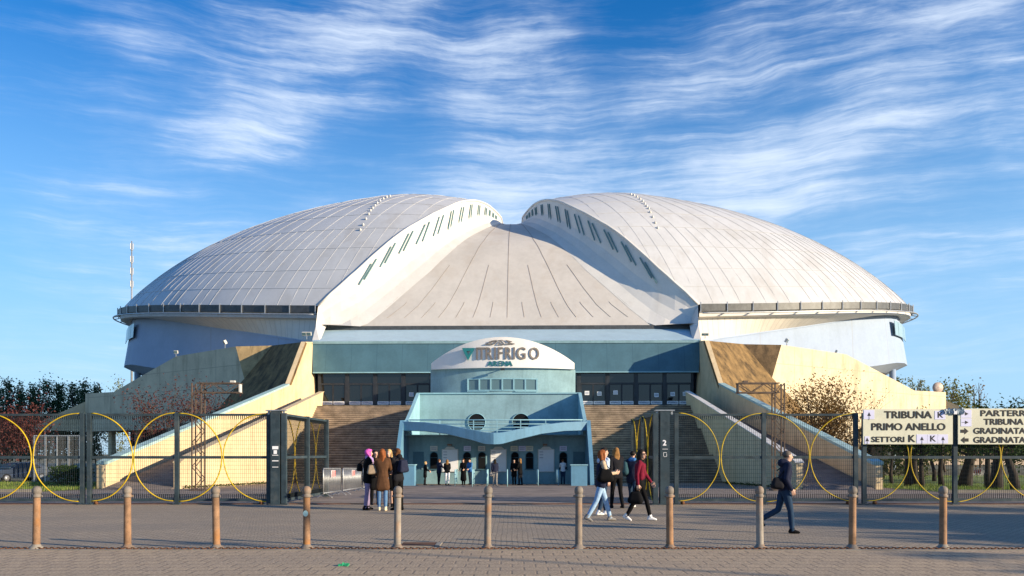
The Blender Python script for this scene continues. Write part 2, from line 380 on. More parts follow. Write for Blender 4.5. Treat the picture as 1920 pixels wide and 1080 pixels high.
# ------------------------------------------------------------------ ground
def sheet(name, x0, x1, ys, dz, mat, kind='structure', xf=None):
    mb = MB(); n = 24
    for y0, y1 in zip(ys[:-1], ys[1:]):
        mb.poly([(x0, y0, gz(y0)+dz), (x1, y0, gz(y0)+dz), (x1, y1, gz(y1)+dz), (x0, y1, gz(y1)+dz)])
    return tag(mb.build(name, mat), kind=kind)
sheet('ground', -900, 900, [-300, 27, 29, 36, 46, 56, 2500], -.012, M('distant ground', (.14, .13, .08), .95, .3, .02, dirt=(.08, .1, .03), dirt_scale=.01, dirt_amt=.6))
sheet('pavement', -60, 60, [-14, 13.62], .004, PAVE_FRONT)
sheet('plaza_paving', -60, 60, [13.62, 26.0], 0, PAVE)
sheet('yard_asphalt', -46, 46, [26.0, 29, 36, 46, 56, 60], 0, ASPHALT)
mb = MB(); mb.box((0, 25.95, .012), (92, .16, .024)); tag(mb.build('gate_track', RUSTD), 'rusty steel track set in the paving under the fence', 'track')
mb = MB(); mb.box((0, 13.60, .008), (110, .12, .02)); tag(mb.build('kerb_strip', KERB), kind='structure')

# ------------------------------------------------------------------ arena shape (local frame, y is distance from the street)
A_, B_, D_, ZR, ZT = 51.313, 28.0, 108.0, 16.42, 34.921
PP, QQ, NN, DROP, XS = 3.005, .903, 2.0, 3.0, 16.923
RK, RM = 3.685, 2.257                         # the rim rises towards the sides
def zrim(x): return ZR+RK*min(1, abs(x)/A_)**RM
def zshell(x, y):
    rho = (abs(x/A_)**NN+abs((y-D_)/B_)**NN)**(1/NN)
    g = max(0, 1-rho**PP)**QQ
    zc = ZT-DROP*max(0, 1-abs(x)/XS)**2
    zr = zrim(x/max(rho, 1e-3)); return zr+(zc-zr)*g
_T = [0, 3.7, 9.5, 14.3, 18.3, 20.4, 21.95, 23.4, 24.6, 25.43, 25.9]
_X = [1.3, 1.42, 2.95, 4.75, 7.0, 9.17, 11.36, 13.45, 15.5, 17.6, 19.5]
def xedge(y): return float(np.interp(abs(y-D_), _T, _X))
_VT = [0, 5, 10, 14.3, 18.3, 20.4, 23.4, 26.1]
_VZ = [31.3, 30.9, 29.7, 27.9, 25.5, 23.4, 19.0, 14.65]
def zvault(y):                                # smooth interpolation through the measured profile
    t = min(abs(y-D_), 26.1); i = max(0, min(len(_VT)-2, int(np.searchsorted(_VT, t))-1))
    def sl(k):
        a, b = max(0, k-1), min(len(_VT)-1, k+1); return (_VZ[b]-_VZ[a])/(_VT[b]-_VT[a]) if k > 0 else 0.0
    h = _VT[i+1]-_VT[i]; s = (t-_VT[i])/h
    return ((2*s**3-3*s*s+1)*_VZ[i]+(s**3-2*s*s+s)*h*sl(i)+(-2*s**3+3*s*s)*_VZ[i+1]+(s**3-s*s)*h*sl(i+1))
def rim(th, off=0.0):
    c, s_ = math.cos(th), math.sin(th)
    r = (abs(c)**NN+abs(s_)**NN)**(-1/NN)
    p = Vector((A_*r*c, B_*r*s_, 0))
    if off:
        e = 1e-3; q = rim(th+e)-rim(th-e); n = Vector((q.y, -q.x, 0)).normalized(); p = p+n*off
        return p
    return p
def rim_t(off, z):                            # points of the rim of the right half, equal steps of length, front cut to back cut
    ths = np.linspace(-math.pi/2, math.pi/2, 1600); pts = [rim(t) for t in ths]
    pts = [(t, p) for t, p in zip(ths, pts) if p.x >= 19.5]
    return pts
RIMP = rim_t(0, 0)
def rim_curve(off, z, n=90, sgn=1):
    ds = [0]
    for (t, p), (t2, p2) in zip(RIMP[:-1], RIMP[1:]): ds.append(ds[-1]+(p2-p).length)
    out = []
    for k in range(n+1):
        t = float(np.interp(ds[-1]*k/n, ds, [a for a, b in RIMP])); q = rim(t, off)
        out.append(L(sgn*q.x, D_+q.y, z-16.45+zrim(rim(t).x)))
    return out
ARENA = thing('arena', L(0, 105, 0), 'huge domed sports arena with two pale roof shells parted over a grey vault', 'arena')

def edge_curve(sgn, n=70):
    """plan of the cut edge of one shell, front to back"""
    ts = np.concatenate([np.linspace(25.9, 22, 14), np.linspace(21.5, 0, 24)])
    ys = [D_-t for t in ts]+[D_+t for t in ts[::-1][1:]]
    return [(sgn*xedge(y), y) for y in ys]
for sgn in (-1, 1):
    ed = edge_curve(sgn); ths = []
    # shell: strips between the cut edge and the rim, matched by fraction of length
    n = len(ed); rc = []
    ds = [0]
    for (t, p), (t2, p2) in zip(RIMP[:-1], RIMP[1:]): ds.append(ds[-1]+(p2-p).length)
    es = [0]
    for a, b in zip(ed[:-1], ed[1:]): es.append(es[-1]+math.hypot(a[0]-b[0], a[1]-b[1]))
    N = 96; Mv = 44
    def shell_pt(i, j, dz=0.0):
        u = i/N; v = j/Mv
        t = float(np.interp(u*ds[-1], ds, [a for a, b in RIMP])); q = rim(t)
        e = (float(np.interp(u*es[-1], es, [a[0] for a in ed])), float(np.interp(u*es[-1], es, [a[1] for a in ed])))
        w = 1-(1-v)**1.0
        x = e[0]*(1-w)+sgn*q.x*w; y = e[1]*(1-w)+(D_+q.y)*w
        return L(x, y, zshell(x, y)+dz)
    mb = MB(); mb.grid(lambda u, v: shell_pt(u*N, v*Mv), N*2, Mv*2)
    # raised seams: radial lines and rings of the roof sheet
    def on(x, y, dz=.02): return L(sgn*x, y, zshell(x, y)+dz)
    def ribbon(pts, w, mi):
        for a, b in zip(pts[:-1], pts[1:]): mb.bar(a, b, w, .022 if sgn < 0 else .012, mi)
    for k in range(1, 96):
        t = -math.pi/2+math.pi*k/96; q = rim(t)
        full = k % 4 == 0; r0 = .0 if full else (.55 if k % 2 == 0 else .80)
        pts = []
        for m_ in range(0, 25):
            r = 1-(1-r0)*m_/24; x, y = q.x*r, D_+q.y*r
            if x > xedge(y)+.15 and y < D_+6: pts.append(on(x, y))
        if len(pts) > 1: ribbon(pts, .055, 1)
    for r in (.20, .30, .39, .48, .57, .65, .73, .80, .87, .93, .97):
        pts = []
        for m_ in range(0, 160):
            q = rim(-math.pi/2+math.pi*m_/160); x, y = q.x*r, D_+q.y*r
            if x > xedge(y)+.15 and y < D_+4: pts.append(on(x, y, .012))
        if len(pts) > 1: ribbon(pts, .045, 1)
    mb.build('roof_shell', [ROOF, ROOF_SEAM], ARENA)
    # cut wall between shell and vault, with a rounded foot
    mb = MB(); K = 5
    def wallrow(i):
        x, y = ed[i]; ax = abs(x)
        x2, y2 = ed[min(i+1, n-1)]; x1, y1 = ed[max(i-1, 0)]
        t = Vector((x2-x1, y2-y1, 0)).normalized(); nrm = Vector((t.y, -t.x, 0))
        if nrm.x*sgn > 0: nrm = -nrm
        zt = zshell(ax, y); zb = min(zvault(y), zt-.2)
        off = lambda o: min(o, ax*.8)
        gap = zt-zb
        rows = [(0, zt), (0, zt-.12), (0, zb+min(1.5, gap*.5)), (off(.25), None, min(.75, gap*.3)), (off(.8), None, .25), (off(1.7), None, .03)]
        out = []
        for r in rows:
            xx, yy = x+nrm.x*r[0], y+nrm.y*r[0]
            out.append(L(xx, yy, r[1] if r[1] is not None else zvault(yy)+r[2]))
        return out
    W = [wallrow(i) for i in range(n)]
    for i in range(n-1):
        for j in range(5):
            mb.add([W[i][j], W[i+1][j], W[i+1][j+1], W[i][j+1]], [(0, 1, 2, 3) if sgn > 0 else (3, 2, 1, 0)], 0, True)
    # front end of the wall running down to the fascia
    mb.poly([L(sgn*19.5, 82.1, 16.8), L(sgn*18.9, 79.0, 14.3), L(sgn*18.45, 75.9, 12.3), L(sgn*17.7, 75.9, 12.27), L(sgn*18.6, 82.2, 15.0)])
    mb.poly([L(sgn*19.5, 82.1, 16.8), L(sgn*19.6, 82.3, 13.0), L(sgn*18.6, 76.2, 11.8), L(sgn*18.45, 75.9, 12.3), L(sgn*18.9, 79.0, 14.3)])
    mb.tube([L(x, y, zshell(abs(x), y)+.06) for x, y in ed], .13, 6, 1)
    mb.build('cut_wall', [WHITE, WHITE], ARENA)
    # slit windows in pairs, leaning back along the wall
    tops = [(704, 498), (741, 467), (774, 442), (804, 422), (830, 407), (852, 396), (870.5, 389.5), (887, 386), (901, 386), (913, 388), (920, 394), (926, 400), (931, 408)]
    for (px, py) in tops:
        u = (961-px)/F; yy = np.linspace(82.2, 107, 800)
        k = int(np.argmin([abs(xedge(y)/y-u) for y in yy]))
        y = float(yy[k])
        for dy in (0.0, .30 if px < 800 else .42):
            y0 = y+dy; z1 = zshell(xedge(y0), y0)-(.62 if px < 880 else .45)
            lean = .30*min(2.6, (z1-zvault(y0))*.62)
            yb = y0-lean; zb = max(z1-2.3, zvault(yb)+(1.15 if px < 880 else .55))
            a, b = L(sgn*(xedge(y0)-.05), y0, z1), L(sgn*(xedge(yb)-.05), yb, zb)
            m2 = MB(); m2.bar(a, b, .24, .08, 0, up=(sgn, 0, 0)); m2.build('slit_window', SLIT, ARENA)
    # little white roof vents in a curved line
    va = [(735, 367.5), (729, 369), (723, 372), (717, 376), (712, 380), (708, 385), (704, 389.5), (700, 394), (697, 401), (692, 410), (687, 421), (682, 430.5)]
    for px, py in va:
        u = (px-961)/F; hit = None
        for y in np.linspace(81, 112, 1600):
            if CH+(HY-py)/F*y < zshell(abs(u*y), y): hit = y; break
        if hit:
            m2 = MB(); c = L(sgn*abs(u*hit), hit, zshell(abs(u*hit), hit)-.05); m2.lathe([(.10, 0), (.13, .16), (.10, .26), (.02, .30)], c, 8); m2.build('roof_vent', LAMPW, ARENA)
    # rim: gutter parapet, white band, rail on brackets
    mb = MB(); r0, r1, r2, r3 = rim_curve(.45, 16.45, 90, sgn), rim_curve(.45, 15.72, 90, sgn), rim_curve(.05, 15.72, 90, sgn), rim_curve(.05, 16.35, 90, sgn)
    for a, b in zip([r3, r0, r1], [r0, r1, r2]):
        for i in range(90): mb.add([a[i], a[i+1], b[i+1], b[i]], [(0, 1, 2, 3)], 0, True)
    mb.build('gutter', DARKG, ARENA)
    mb = MB(); q0, q1, q2 = rim_curve(.18, 15.74, 90, sgn), rim_curve(.18, 15.2, 90, sgn), rim_curve(-.25, 15.1, 90, sgn)
    for a, b in zip([q0, q1], [q1, q2]):
        for i in range(90): mb.add([a[i], a[i+1], b[i+1], b[i]], [(0, 1, 2, 3)], 0, True)
    mb.build('rim_band', WHITE, ARENA)
    mb = MB(); rl = rim_curve(1.0, 15.42, 150, sgn); mb.tube(rl, .085, 6)
    a_, b_, c_ = rim_curve(.2, 15.6, 30, sgn), rim_curve(.52, 16.62, 30, sgn), rim_curve(1.0, 15.42, 30, sgn); d_ = rim_curve(.52, 15.55, 30, sgn)
    for i in range(31):
        mb.bar(d_[i], b_[i], .085, .085); mb.bar(a_[i], c_[i], .10, .10)
    mb.build('rim_rail', GALV if sgn > 0 else GALV, ARENA)
    # soffit and the wall under it
    wl = [(590, 645, 82.2), (561, 637.5, 83), (500, 629, 85.3), (426, 618.5, 88.5), (370, 610, 90.8), (316, 602, 93), (285, 597, 95), (262, 593.5, 97), (251, 596, 99.5), (247, 604, 103)]
    top = [(-Li(P(*q)).x, Li(P(*q)).y, Li(P(*q)).z) for q in wl]+[(49.2, 108, 18.6), (48.5, 114, 18.5), (45, 121, 17.5), (32, 130, 15.5), (19, 134, 14.5)]
    bz = [8.5, 8.8, 9.4, 10.2, 10.8, 11.4, 11.9, 12.4, 12.6, 12.7, 12.7, 12.6, 12, 10, 9]
    bot = [(x+e, y-e*.35, z) for (x, y, _), z, e in zip(top, bz, [0, 0, 0, .1, .2, .4, .6, .8, .9, .9, .9, .8, .6, .2, 0])]
    def lp(p): return L(sgn*p[0], p[1], p[2])
    mb = MB(); sr = []
    nn = len(top); seg = 8
    # fine resample of both curves
    def res(c, m=66):
        acc = [0]
        for a, b in zip(c[:-1], c[1:]): acc.append(acc[-1]+math.dist(a, b))
        return [tuple(float(np.interp(acc[-1]*k/m, acc, [p[q] for p in c])) for q in range(3)) for k in range(m+1)]
    rimpts = [Li(p) for p in rim_curve(-.25, 15.1, 220, 1)]
    for k, p in enumerate(res(top)):
        # nearest rim point in the direction away from the middle
        u = k/66
        j = min(range(len(rimpts)), key=lambda q: (rimpts[q].x-p[0])**2*1.0+(rimpts[q].y-p[1])**2)
        sr.append((rimpts[j], p))
    for (a, p), (b, q) in zip(sr[:-1], sr[1:]):
        mb.add([lp(a), lp(b), lp(q), lp(p)], [(0, 1, 2, 3)], 0, True)
    mb.build('soffit', SOFFIT, ARENA)
    mb = MB()
    Tt, Bb = res(top), res(bot)
    for i in range(66):
        mb.add([lp(Tt[i]), lp(Tt[i+1]), lp(Bb[i+1]), lp(Bb[i])], [(0, 1, 2, 3)], 0, False)
        ins = lambda p: (p[0]*.955, D_-(D_-p[1])*.97+.3, p[2]-1.1)
        mb.add([lp(Bb[i]), lp(Bb[i+1]), lp(ins(Bb[i+1])), lp(ins(Bb[i]))], [(0, 1, 2, 3)], 0, False)
        base = lambda p: (p[0]*.80, p[1]+1.5, p[2]-1.6)
        mb.add([lp(ins(Bb[i])), lp(ins(Bb[i+1])), lp(base(Bb[i+1])), lp(base(Bb[i]))], [(0, 1, 2, 3)], 0, False)
        flo = lambda p: (p[0]*.80, p[1]+1.5, 0)
        mb.add([lp(base(Bb[i])), lp(base(Bb[i+1])), lp(flo(Bb[i+1])), lp(flo(Bb[i]))], [(0, 1, 2, 3)], 0, False)
    for i in range(46):
        mb.bar(lp(Tt[i]), lp(Tt[i+1]), .16, .16)
    wall = mb.build('upper_wall', LILAC, ARENA)
    # corner window
    m2 = MB()
    for (pa, pb) in ((top[7][:2], top[8][:2]), (top[8][:2], top[9][:2])):
        for f0, f1 in ((0, .48), (.52, 1)):
            xa, ya = pa[0]+(pb[0]-pa[0])*f0, pa[1]+(pb[1]-pa[1])*f0; xb, yb = pa[0]+(pb[0]-pa[0])*f1, pa[1]+(pb[1]-pa[1])*f1
            m2.slab([lp((xa+.56, ya-.25, 17.4)), lp((xb+.56, yb-.25, 17.4)), lp((xb+.66, yb-.36, 15.7)), lp((xa+.66, ya-.36, 15.7))], L(0, .12, 0)-L(0, 0, 0))
    m2.build('corner_window', PALEG, ARENA)
    m2 = MB(); m2.tube([lp((47.2, 100, -.4)), lp((47.2, 100, 12.0))], .38, 14); m2.build('column', LILAC, ARENA)

# vault between the shells
mb = MB()
def vault_pt(u, v):
    y = 81.9+52.2*v; xe = xedge(min(max(y, 82.12), 133.88))
    return L((u*2-1)*xe, y, zvault(y))
mb.grid(vault_pt, 24, 120)
for s_ in [k/10 for k in range(-9, 10)]:
    kk = round(abs(s_)*10)
    vend = {0: .42, 4: .42, 8: .42, 2: .09, 6: .09, 9: .033, 1: .033, 3: .033, 5: .033, 7: .033}[kk]
    pts = []
    for m_ in range(60):
        v = .012+(vend-.012)*m_/59; y = 81.9+52.2*v; xe = xedge(max(y, 82.12))
        pts.append(L(s_*xe, y, zvault(y)+.012))
    for a, b in zip(pts[:-1], pts[1:]): mb.bar(a, b, .055, .024, 1)
mb.build('vault', [VAULT, VAULT_SEAM], ARENA)
mb = MB(); mb.slab([L(-19.2, 81.8, 14.3), L(19.2, 81.8, 14.3), L(19.2, 81.8, 14.72), L(-19.2, 81.8, 14.72)], L(0, .35, 0)-L(0, 0, 0)); mb.build('vault_gutter', DARKG, ARENA)
mb = MB(); mb.poly([L(-18.3, 75.35, 12.22), L(18.3, 75.35, 12.22), L(19.3, 81.95, 14.36), L(-19.3, 81.95, 14.36)]); mb.build('ledge', PALE, ARENA)
mb = MB()
mb.poly([L(-18.3, 75.3, 12.0), L(-18.0, 74.6, 9.22), L(18.0, 74.6, 9.22), L(18.3, 75.3, 12.0)])
mb.poly([L(-18.0, 74.6, 9.22), L(-18.0, 76.4, 9.22), L(18.0, 76.4, 9.22), L(18.0, 74.6, 9.22)])
mb.build('fascia', TEAL, ARENA)
mb = MB(); mb.slab([L(-18.35, 75.22, 12.0), L(18.35, 75.22, 12.0), L(18.35, 75.22, 12.24), L(-18.35, 75.22, 12.24)], L(0, .3, 0)-L(0, 0, 0)); mb.slab([L(-18.0, 74.52, 9.16), L(18.0, 74.52, 9.16), L(18.0, 74.52, 9.26), L(-18.0, 74.52, 9.26)], L(0, .2, 0)-L(0, 0, 0), 1); mb.build('fascia_trim', [OFFICE, OFFICE_L], ARENA)
# podium and door front
mb = MB(); mb.slab([L(-17.9, 70.05, 5.76), L(17.9, 70.05, 5.76), L(17.9, 79, 5.76), L(-17.9, 79, 5.76)], (0, 0, -.3)); mb.build('podium', STEP, ARENA)
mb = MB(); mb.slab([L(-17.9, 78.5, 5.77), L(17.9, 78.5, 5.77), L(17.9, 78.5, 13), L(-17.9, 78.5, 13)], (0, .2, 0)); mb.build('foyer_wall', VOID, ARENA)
ZD0, ZD1, ZD2 = 5.765, 8.12, 9.2
rnd = random.Random(5)
for sgn in (-1, 1):
    for k in range(5):
        x0 = sgn*(17.55-2.66*k); x1 = sgn*(17.55-2.66*(k+1)); a, b = min(x0, x1), max(x0, x1)
        m2 = MB()
        m2.box(L((a+b)/2, 75.02, ZD1+.05), (b-a-.02, .12, .16), TH); m2.box(L((a+b)/2, 75.02, ZD2-.04), (b-a-.02, .12, .10), TH)
        m2.box(L(a+.07, 75.02, (ZD0+ZD2)/2), (.26, .20, ZD2-ZD0), TH); m2.box(L(b-.07, 75.02, (ZD0+ZD2)/2), (.20, .18, ZD2-ZD0), TH)
        fr = m2.build('door_frame', DARKF, ARENA)
        m2 = MB(); m2.box(L((a+b)/2, 75.03, (ZD1+ZD2)/2+.04), (b-a-.36, .03, ZD2-ZD1-.2), TH); m2.build('transom', GLASS, fr)
        for q in (0, 1):
            c0 = a+.20+q*(b-a-.36)/2; c1 = c0+(b-a-.36)/2-.02; cm = (c0+c1)/2
            m2 = MB(); m2.box(L(cm, 75.04, (ZD0+ZD1)/2), (c1-c0-.12, .02, ZD1-ZD0-.1), TH)
            for e in (c0+.035, c1-.035): m2.box(L(e, 75.03, (ZD0+ZD1)/2), (.07, .06, ZD1-ZD0), TH, 1)
            m2.box(L(cm, 75.03, ZD0+.16), (c1-c0, .06, .30), TH, 1)
            lf = m2.build('door', [GLASS, DARKF], ARENA)
            m2 = MB(); m2.box(L(cm, 74.97, ZD0+.62), (c1-c0-.06, .012, .30), TH)
            text(m2, 'VITRIFRIGO', .20, frame4(L(cm, 74.955, ZD0+.62), TH), 1, .006, .002, .86); m2.build('door_sticker', [PAPER, INKG], lf)
            if rnd.random() < .42:
                zc = ZD0+1.45+rnd.uniform(-.2, .15); m2 = MB(); m2.box(L(cm, 74.97, zc), (.42, .012, .38), TH)
                for r_ in (-.06, .06): m2.box(L(cm, 74.96, zc+r_), (.30, .008, .05), TH, 1)
                m2.build('notice', [PAPER, INKG], lf)

# ------------------------------------------------------------------ stairs
STAIR = thing('staircase', L(0, 64, -.4), 'broad weathered concrete stairs rising to the dark glass doors', 'stairs')
mb = MB(); y = 58.0; z = gz(57)-.02; ns = 33; rise = (5.76-z)/ns
for i in range(ns):
    run = .27 if i not in (10, 21) else 1.35
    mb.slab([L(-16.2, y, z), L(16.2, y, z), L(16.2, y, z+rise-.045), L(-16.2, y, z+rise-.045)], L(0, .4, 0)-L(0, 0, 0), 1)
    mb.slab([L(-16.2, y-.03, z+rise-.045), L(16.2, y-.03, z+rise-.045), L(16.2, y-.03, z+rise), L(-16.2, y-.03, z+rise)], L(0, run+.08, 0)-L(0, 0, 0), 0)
    y += run; z += rise
YTOP = y
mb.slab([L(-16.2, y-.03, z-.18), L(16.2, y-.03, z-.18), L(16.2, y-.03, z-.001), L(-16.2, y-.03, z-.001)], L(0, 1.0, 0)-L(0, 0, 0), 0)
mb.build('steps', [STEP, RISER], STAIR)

# ------------------------------------------------------------------ concrete flanks: ramp and bastion on each side
def rayplane(px, py, o, n):                   # where the sight line of a photograph point meets a plane: used for the left flank, mirrored for the right
    d = P(px, py, 1)-Vector((0, 0, CH)); c = Vector((0, 0, CH)); t = (o-c).dot(n)/d.dot(n); return c+d*t
w = {}
Ap, Bp, Cp, Fp = L(-18.05, 72.3, 11.8), L(-18.55, 69, 7.54), L(-23.6, 80, 12.5), L(-27.3, 80, 12.42)
n1 = (Bp-Ap).cross(Cp-Ap).normalized()
T3 = P(160, 738, 98); n2 = (T3-Fp).cross(Vector((0, 0, 1))).normalized()
Ep = rayplane(458, 710, Fp, n2)
T1, T2 = rayplane(330, 668, Fp, n2), rayplane(213, 735, Fp, n2)
dl = n1.cross(n2)                              # foot line of the stained face on the grey wall
Gp = rayplane(400, 775, Fp, n2); k0 = Ep+(Gp-Ep)*((-.4-Ep.z)/(Gp.z-Ep.z))
Lw = {k: Li(v) for k, v in dict(A=Ap, B=Bp, C=Cp, F=Fp, E=Ep, T1=T1, T2=T2, T3=T3, K=k0).items()}
print({k: tuple(round(x, 1) for x in v) for k, v in Lw.items()})
for sgn in (-1, 1):
    side = 'shaded grey' if sgn < 0 else 'sunlit cream'
    def Q(p, sgn=sgn): return L(-sgn*p[0], p[1], p[2])
    B = thing('bastion', Q((-30, 84, 0)), ['', 'big sunlit cream concrete bastion with stained sloping face behind the bronze bush', 'big shaded grey concrete bastion with blackened sloping face behind plum red shrubs'][sgn], 'bastion')
    g = lambda k: Q(Lw[k])
    mb = MB()
    # outer wall, stops above a shadowed undercroft at its far end
    lo = lambda p, z: Vector((p[0], p[1], z))
    nW = (Q(Lw['T3']+(Li(L(0, 0, 0)))*0)-g('F'))
    back = Q((Lw['F'].x+.35, Lw['F'].y+.6, Lw['F'].z))-g('F'); back.z = 0
    foot = g('K')
    w1 = g('T1'); w2 = g('T2'); w3 = g('T3')
    def onw(p, z):                             # point of the wall plane straight below p
        return Vector((p.x, p.y, z))
    mid = w1.lerp(w2, .15)
    pts = [g('F'), w1, w2, w3, onw(w3, 4.3), onw(mid, 4.3), onw(mid, -.5), foot, g('E')]
    if sgn > 0: pts = [g('F'), g('E'), foot, onw(mid, -.5), onw(mid, 4.3), onw(w3, 4.3), w3, w2, w1]
    mb.slab(pts, back)
    mb.build('outer_wall', CONC, B)
    # undercroft: back wall, pillars, slab
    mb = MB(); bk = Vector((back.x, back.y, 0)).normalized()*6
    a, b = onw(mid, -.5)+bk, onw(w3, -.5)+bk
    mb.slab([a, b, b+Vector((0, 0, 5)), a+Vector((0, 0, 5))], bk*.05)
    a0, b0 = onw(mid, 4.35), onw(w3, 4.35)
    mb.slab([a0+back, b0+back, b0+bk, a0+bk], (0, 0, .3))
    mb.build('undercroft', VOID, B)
    for f_ in (.15, .45, .8): mb = MB(); mb.box(onw(mid, 1.9).lerp(onw(w3, 1.9), f_)+bk*.25, (.9, .5, 4.9), R(40*sgn)); mb.build('pillar', CONC_PLAIN, B)
    # stained slope, recess, sunlit end face
    mb = MB(); C_, A2, B2 = g('C'), g('A'), g('B')
    nrm = n1.copy(); 
    low = Q((-18.9, 67.5, 5.5)); low2 = Q(Lw['K'])
    dn = Vector(low2)
    # slope continues down behind the ramp parapet to the ground
    s_ab = (B2-A2); bl = A2+s_ab*((-.4-A2.z)/s_ab.z)
    mb.slab([A2, C_, g('E'), foot, bl], Vector((0, .5, -.1)))
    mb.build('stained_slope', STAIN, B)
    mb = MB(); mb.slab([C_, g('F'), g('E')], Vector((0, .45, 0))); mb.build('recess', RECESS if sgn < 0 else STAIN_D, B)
    mb = MB(); e0, e1 = Q((-18.2, 75.45, 12.2)), Q((-17.75, 75.45, 5.0))
    fl = Q((-18.72, 67.9, 5.0))
    mb.slab([A2, e0, e1, fl, B2], Q((-.4, 0, 0))-Q((0, 0, 0)))
    mb.build('end_face', CONC_PLAIN, B)
    # top deck that closes the bastion against the arena
    mb = MB(); dz = Vector((0, 0, -.12)); fr = [A2, C_, g('F')+back*.7, w1+back*.7, w2+back*.7, w3+back*.7]
    rr = [e0, Q((-19.5, 83.5, 12.0)), Q((-26, 87.5, 11.8)), Q((-36, 93.5, 10.6)), Q((-44, 102, 8.6)), Q((-47, 106, 8.4))]
    for k in range(5): mb.add([fr[k]+dz, fr[k+1]+dz, rr[k+1]+dz, rr[k]+dz], [(0, 1, 2), (0, 2, 3)])
    mb.build('deck', CONC_PLAIN, B)
    # sloping fin at the far end
    mb = MB(); q0 = Li(T3); 
    pts = [(q0.x+.2, q0.y+.4, 8.2), (q0.x-4.4, q0.y-1.5, 5.6), (q0.x-5.6, q0.y-2.0, 4.5), (q0.x+.2, q0.y+.4, 4.3)]
    mb.slab([Q(p) for p in pts], Vector((0, 1.2, 0))); mb.build('end_fin', CONC_PLAIN, B)
    # ramp with its two parapets
    RP = thing('ramp', Q((-18, 42, gz(42))), ['', 'shaded concrete ramp with pale coping behind the right hand fence', 'sunlit cream concrete ramp with two parapets behind the left hand fence'][sgn], 'ramp')
    g0 = gz(42)
    mb = MB(); mb.slab([Q((-16.5, 41.6, g0+.01)), Q((-16.4, 70.6, 5.755)), Q((-18.5, 70.6, 5.755)), Q((-20.15, 41.6, g0+.01))], (0, 0, -.25)); mb.build('ramp_floor', RAMPF, RP)
    mb = MB(); mb.slab([Q((-16.2, 42, g0-.2)), Q((-16.2, 42, 1.15)), Q((-16.2, 42.5, 1.33)), Q((-16.05, 70.9, 7.1)), Q((-16.05, 70.2, 5.0)), Q((-16.2, 62.5, g0-.2))], Q((-.34, 0, 0))-Q((0, 0, 0)))
    inn = mb.build('inner_parapet', CONC_PLAIN, RP)
    mb = MB(); mb.slab([Q((-16.14, 42, 1.152)), Q((-16.14, 42.5, 1.34)), Q((-15.99, 70.95, 7.12)), Q((-16.45, 70.95, 7.12)), Q((-16.6, 42.5, 1.34)), Q((-16.6, 42, 1.152))], (0, 0, .05)); mb.build('coping', WHITE if sgn > 0 else CONC_PLAIN, inn)
    mb = MB(); mb.slab([Q((-20.3, 42, g0-.2)), Q((-20.3, 42, 1.0)), Q((-18.55, 69, 7.5)), Q((-18.6, 68.2, 5.2)), Q((-19.2, 60, -.45))], Q((-.36, 0, 0))-Q((0, 0, 0)))
    out_ = mb.build('outer_parapet', CONC_PLAIN, RP)
    mb = MB(); mb.slab([Q((-20.2, 42.2, 1.06)), Q((-18.48, 68.9, 7.52)), Q((-18.98, 68.9, 7.52)), Q((-20.78, 42.2, 1.06))], (0, 0, .16)); mb.build('coping', COPING, out_)

# ------------------------------------------------------------------ ticket office
OFF = thing('ticket_office', L(0, 58, -.45), 'turquoise ticket office with wavy canopy and white arched arena sign', 'ticket office')
ZT0 = gz(56)-.02
mb = MB(); mb.slab([L(-6.2, 55.5, ZT0), L(6.2, 55.5, ZT0), L(6.2, 55.5, 2.9), L(-6.2, 55.5, 2.9)], L(0, .4, 0)-L(0, 0, 0)); mb.build('counter_wall', OFFICE, OFF)
mb = MB(); mb.slab([L(-6.2, 54.2, 2.86), L(6.2, 54.2, 2.86), L(6.2, 60.2, 2.86), L(-6.2, 60.2, 2.86)], (0, 0, .06)); mb.build('terrace', OFFICE, OFF)
# canopy band
def canopy_z(t):                               # t = |x|/6.1 ; heights of the lower and upper edge
    return float(np.interp(t, [0, .08, .25, .5, .75, 1], [2.20, 2.22, 2.52, 2.90, 3.10, 3.16])), float(np.interp(t, [0, .08, .25, .5, .75, 1], [2.98, 3.0, 3.22, 3.52, 3.72, 3.80]))
mb = MB(); NX = 64; rows = []
for i in range(NX+1):
    x = -6.15+12.3*i/NX; t = abs(x)/6.15; zl, zu = canopy_z(t); yf = 51.3+2.0*t**1.15
    rows.append([L(x, 55.5, zl+.35), L(x, yf+.12, zl), L(x, yf, zl+.03), L(x, yf, zu-.03), L(x, yf+.12, zu), L(x, 55.5, zu-.5)])
for a, b in zip(rows[:-1], rows[1:]):
    for j in range(5): mb.add([a[j], b[j], b[j+1], a[j+1]], [(3, 2, 1, 0)], 0, True)
mb.build('canopy', CANOPY, OFF)
for sgn in (-1, 1):
    m2 = MB(); X = lambda y, z, x=6.2: L(sgn*x, y, z)
    m2.slab([X(55.9, ZT0, 6.1), X(51.4, ZT0, 6.2), X(51.7, .9, 6.18), X(52.5, 2.6, 6.12), X(53.4, 3.86, 6.1), X(55.9, 3.86, 6.1)], L(sgn*.26, 0, 0)-L(0, 0, 0)); m2.build('side_fin', CANOPY, OFF)
    m2 = MB(); m2.slab([X(60.3, 2.9, 5.95), X(54.4, 2.9, 5.95), X(54.4, 3.9, 5.95), X(57.2, 5.0, 5.95), X(59.9, 6.17, 5.95), X(60.3, 6.17, 5.95)], L(sgn*.24, 0, 0)-L(0, 0, 0)); m2.build('upper_fin', OFFICE_L, OFF)
    m2 = MB(); m2.box(L(sgn*5.4, 50.3, gz(50)+.62), (1.0, .8, 1.3), TH); m2.box(L(sgn*5.4, 50.3, gz(50)+1.3), (1.1, .9, .06), TH, 1); m2.build('end_plinth', [CANOPY, OFFICE_L], OFF)
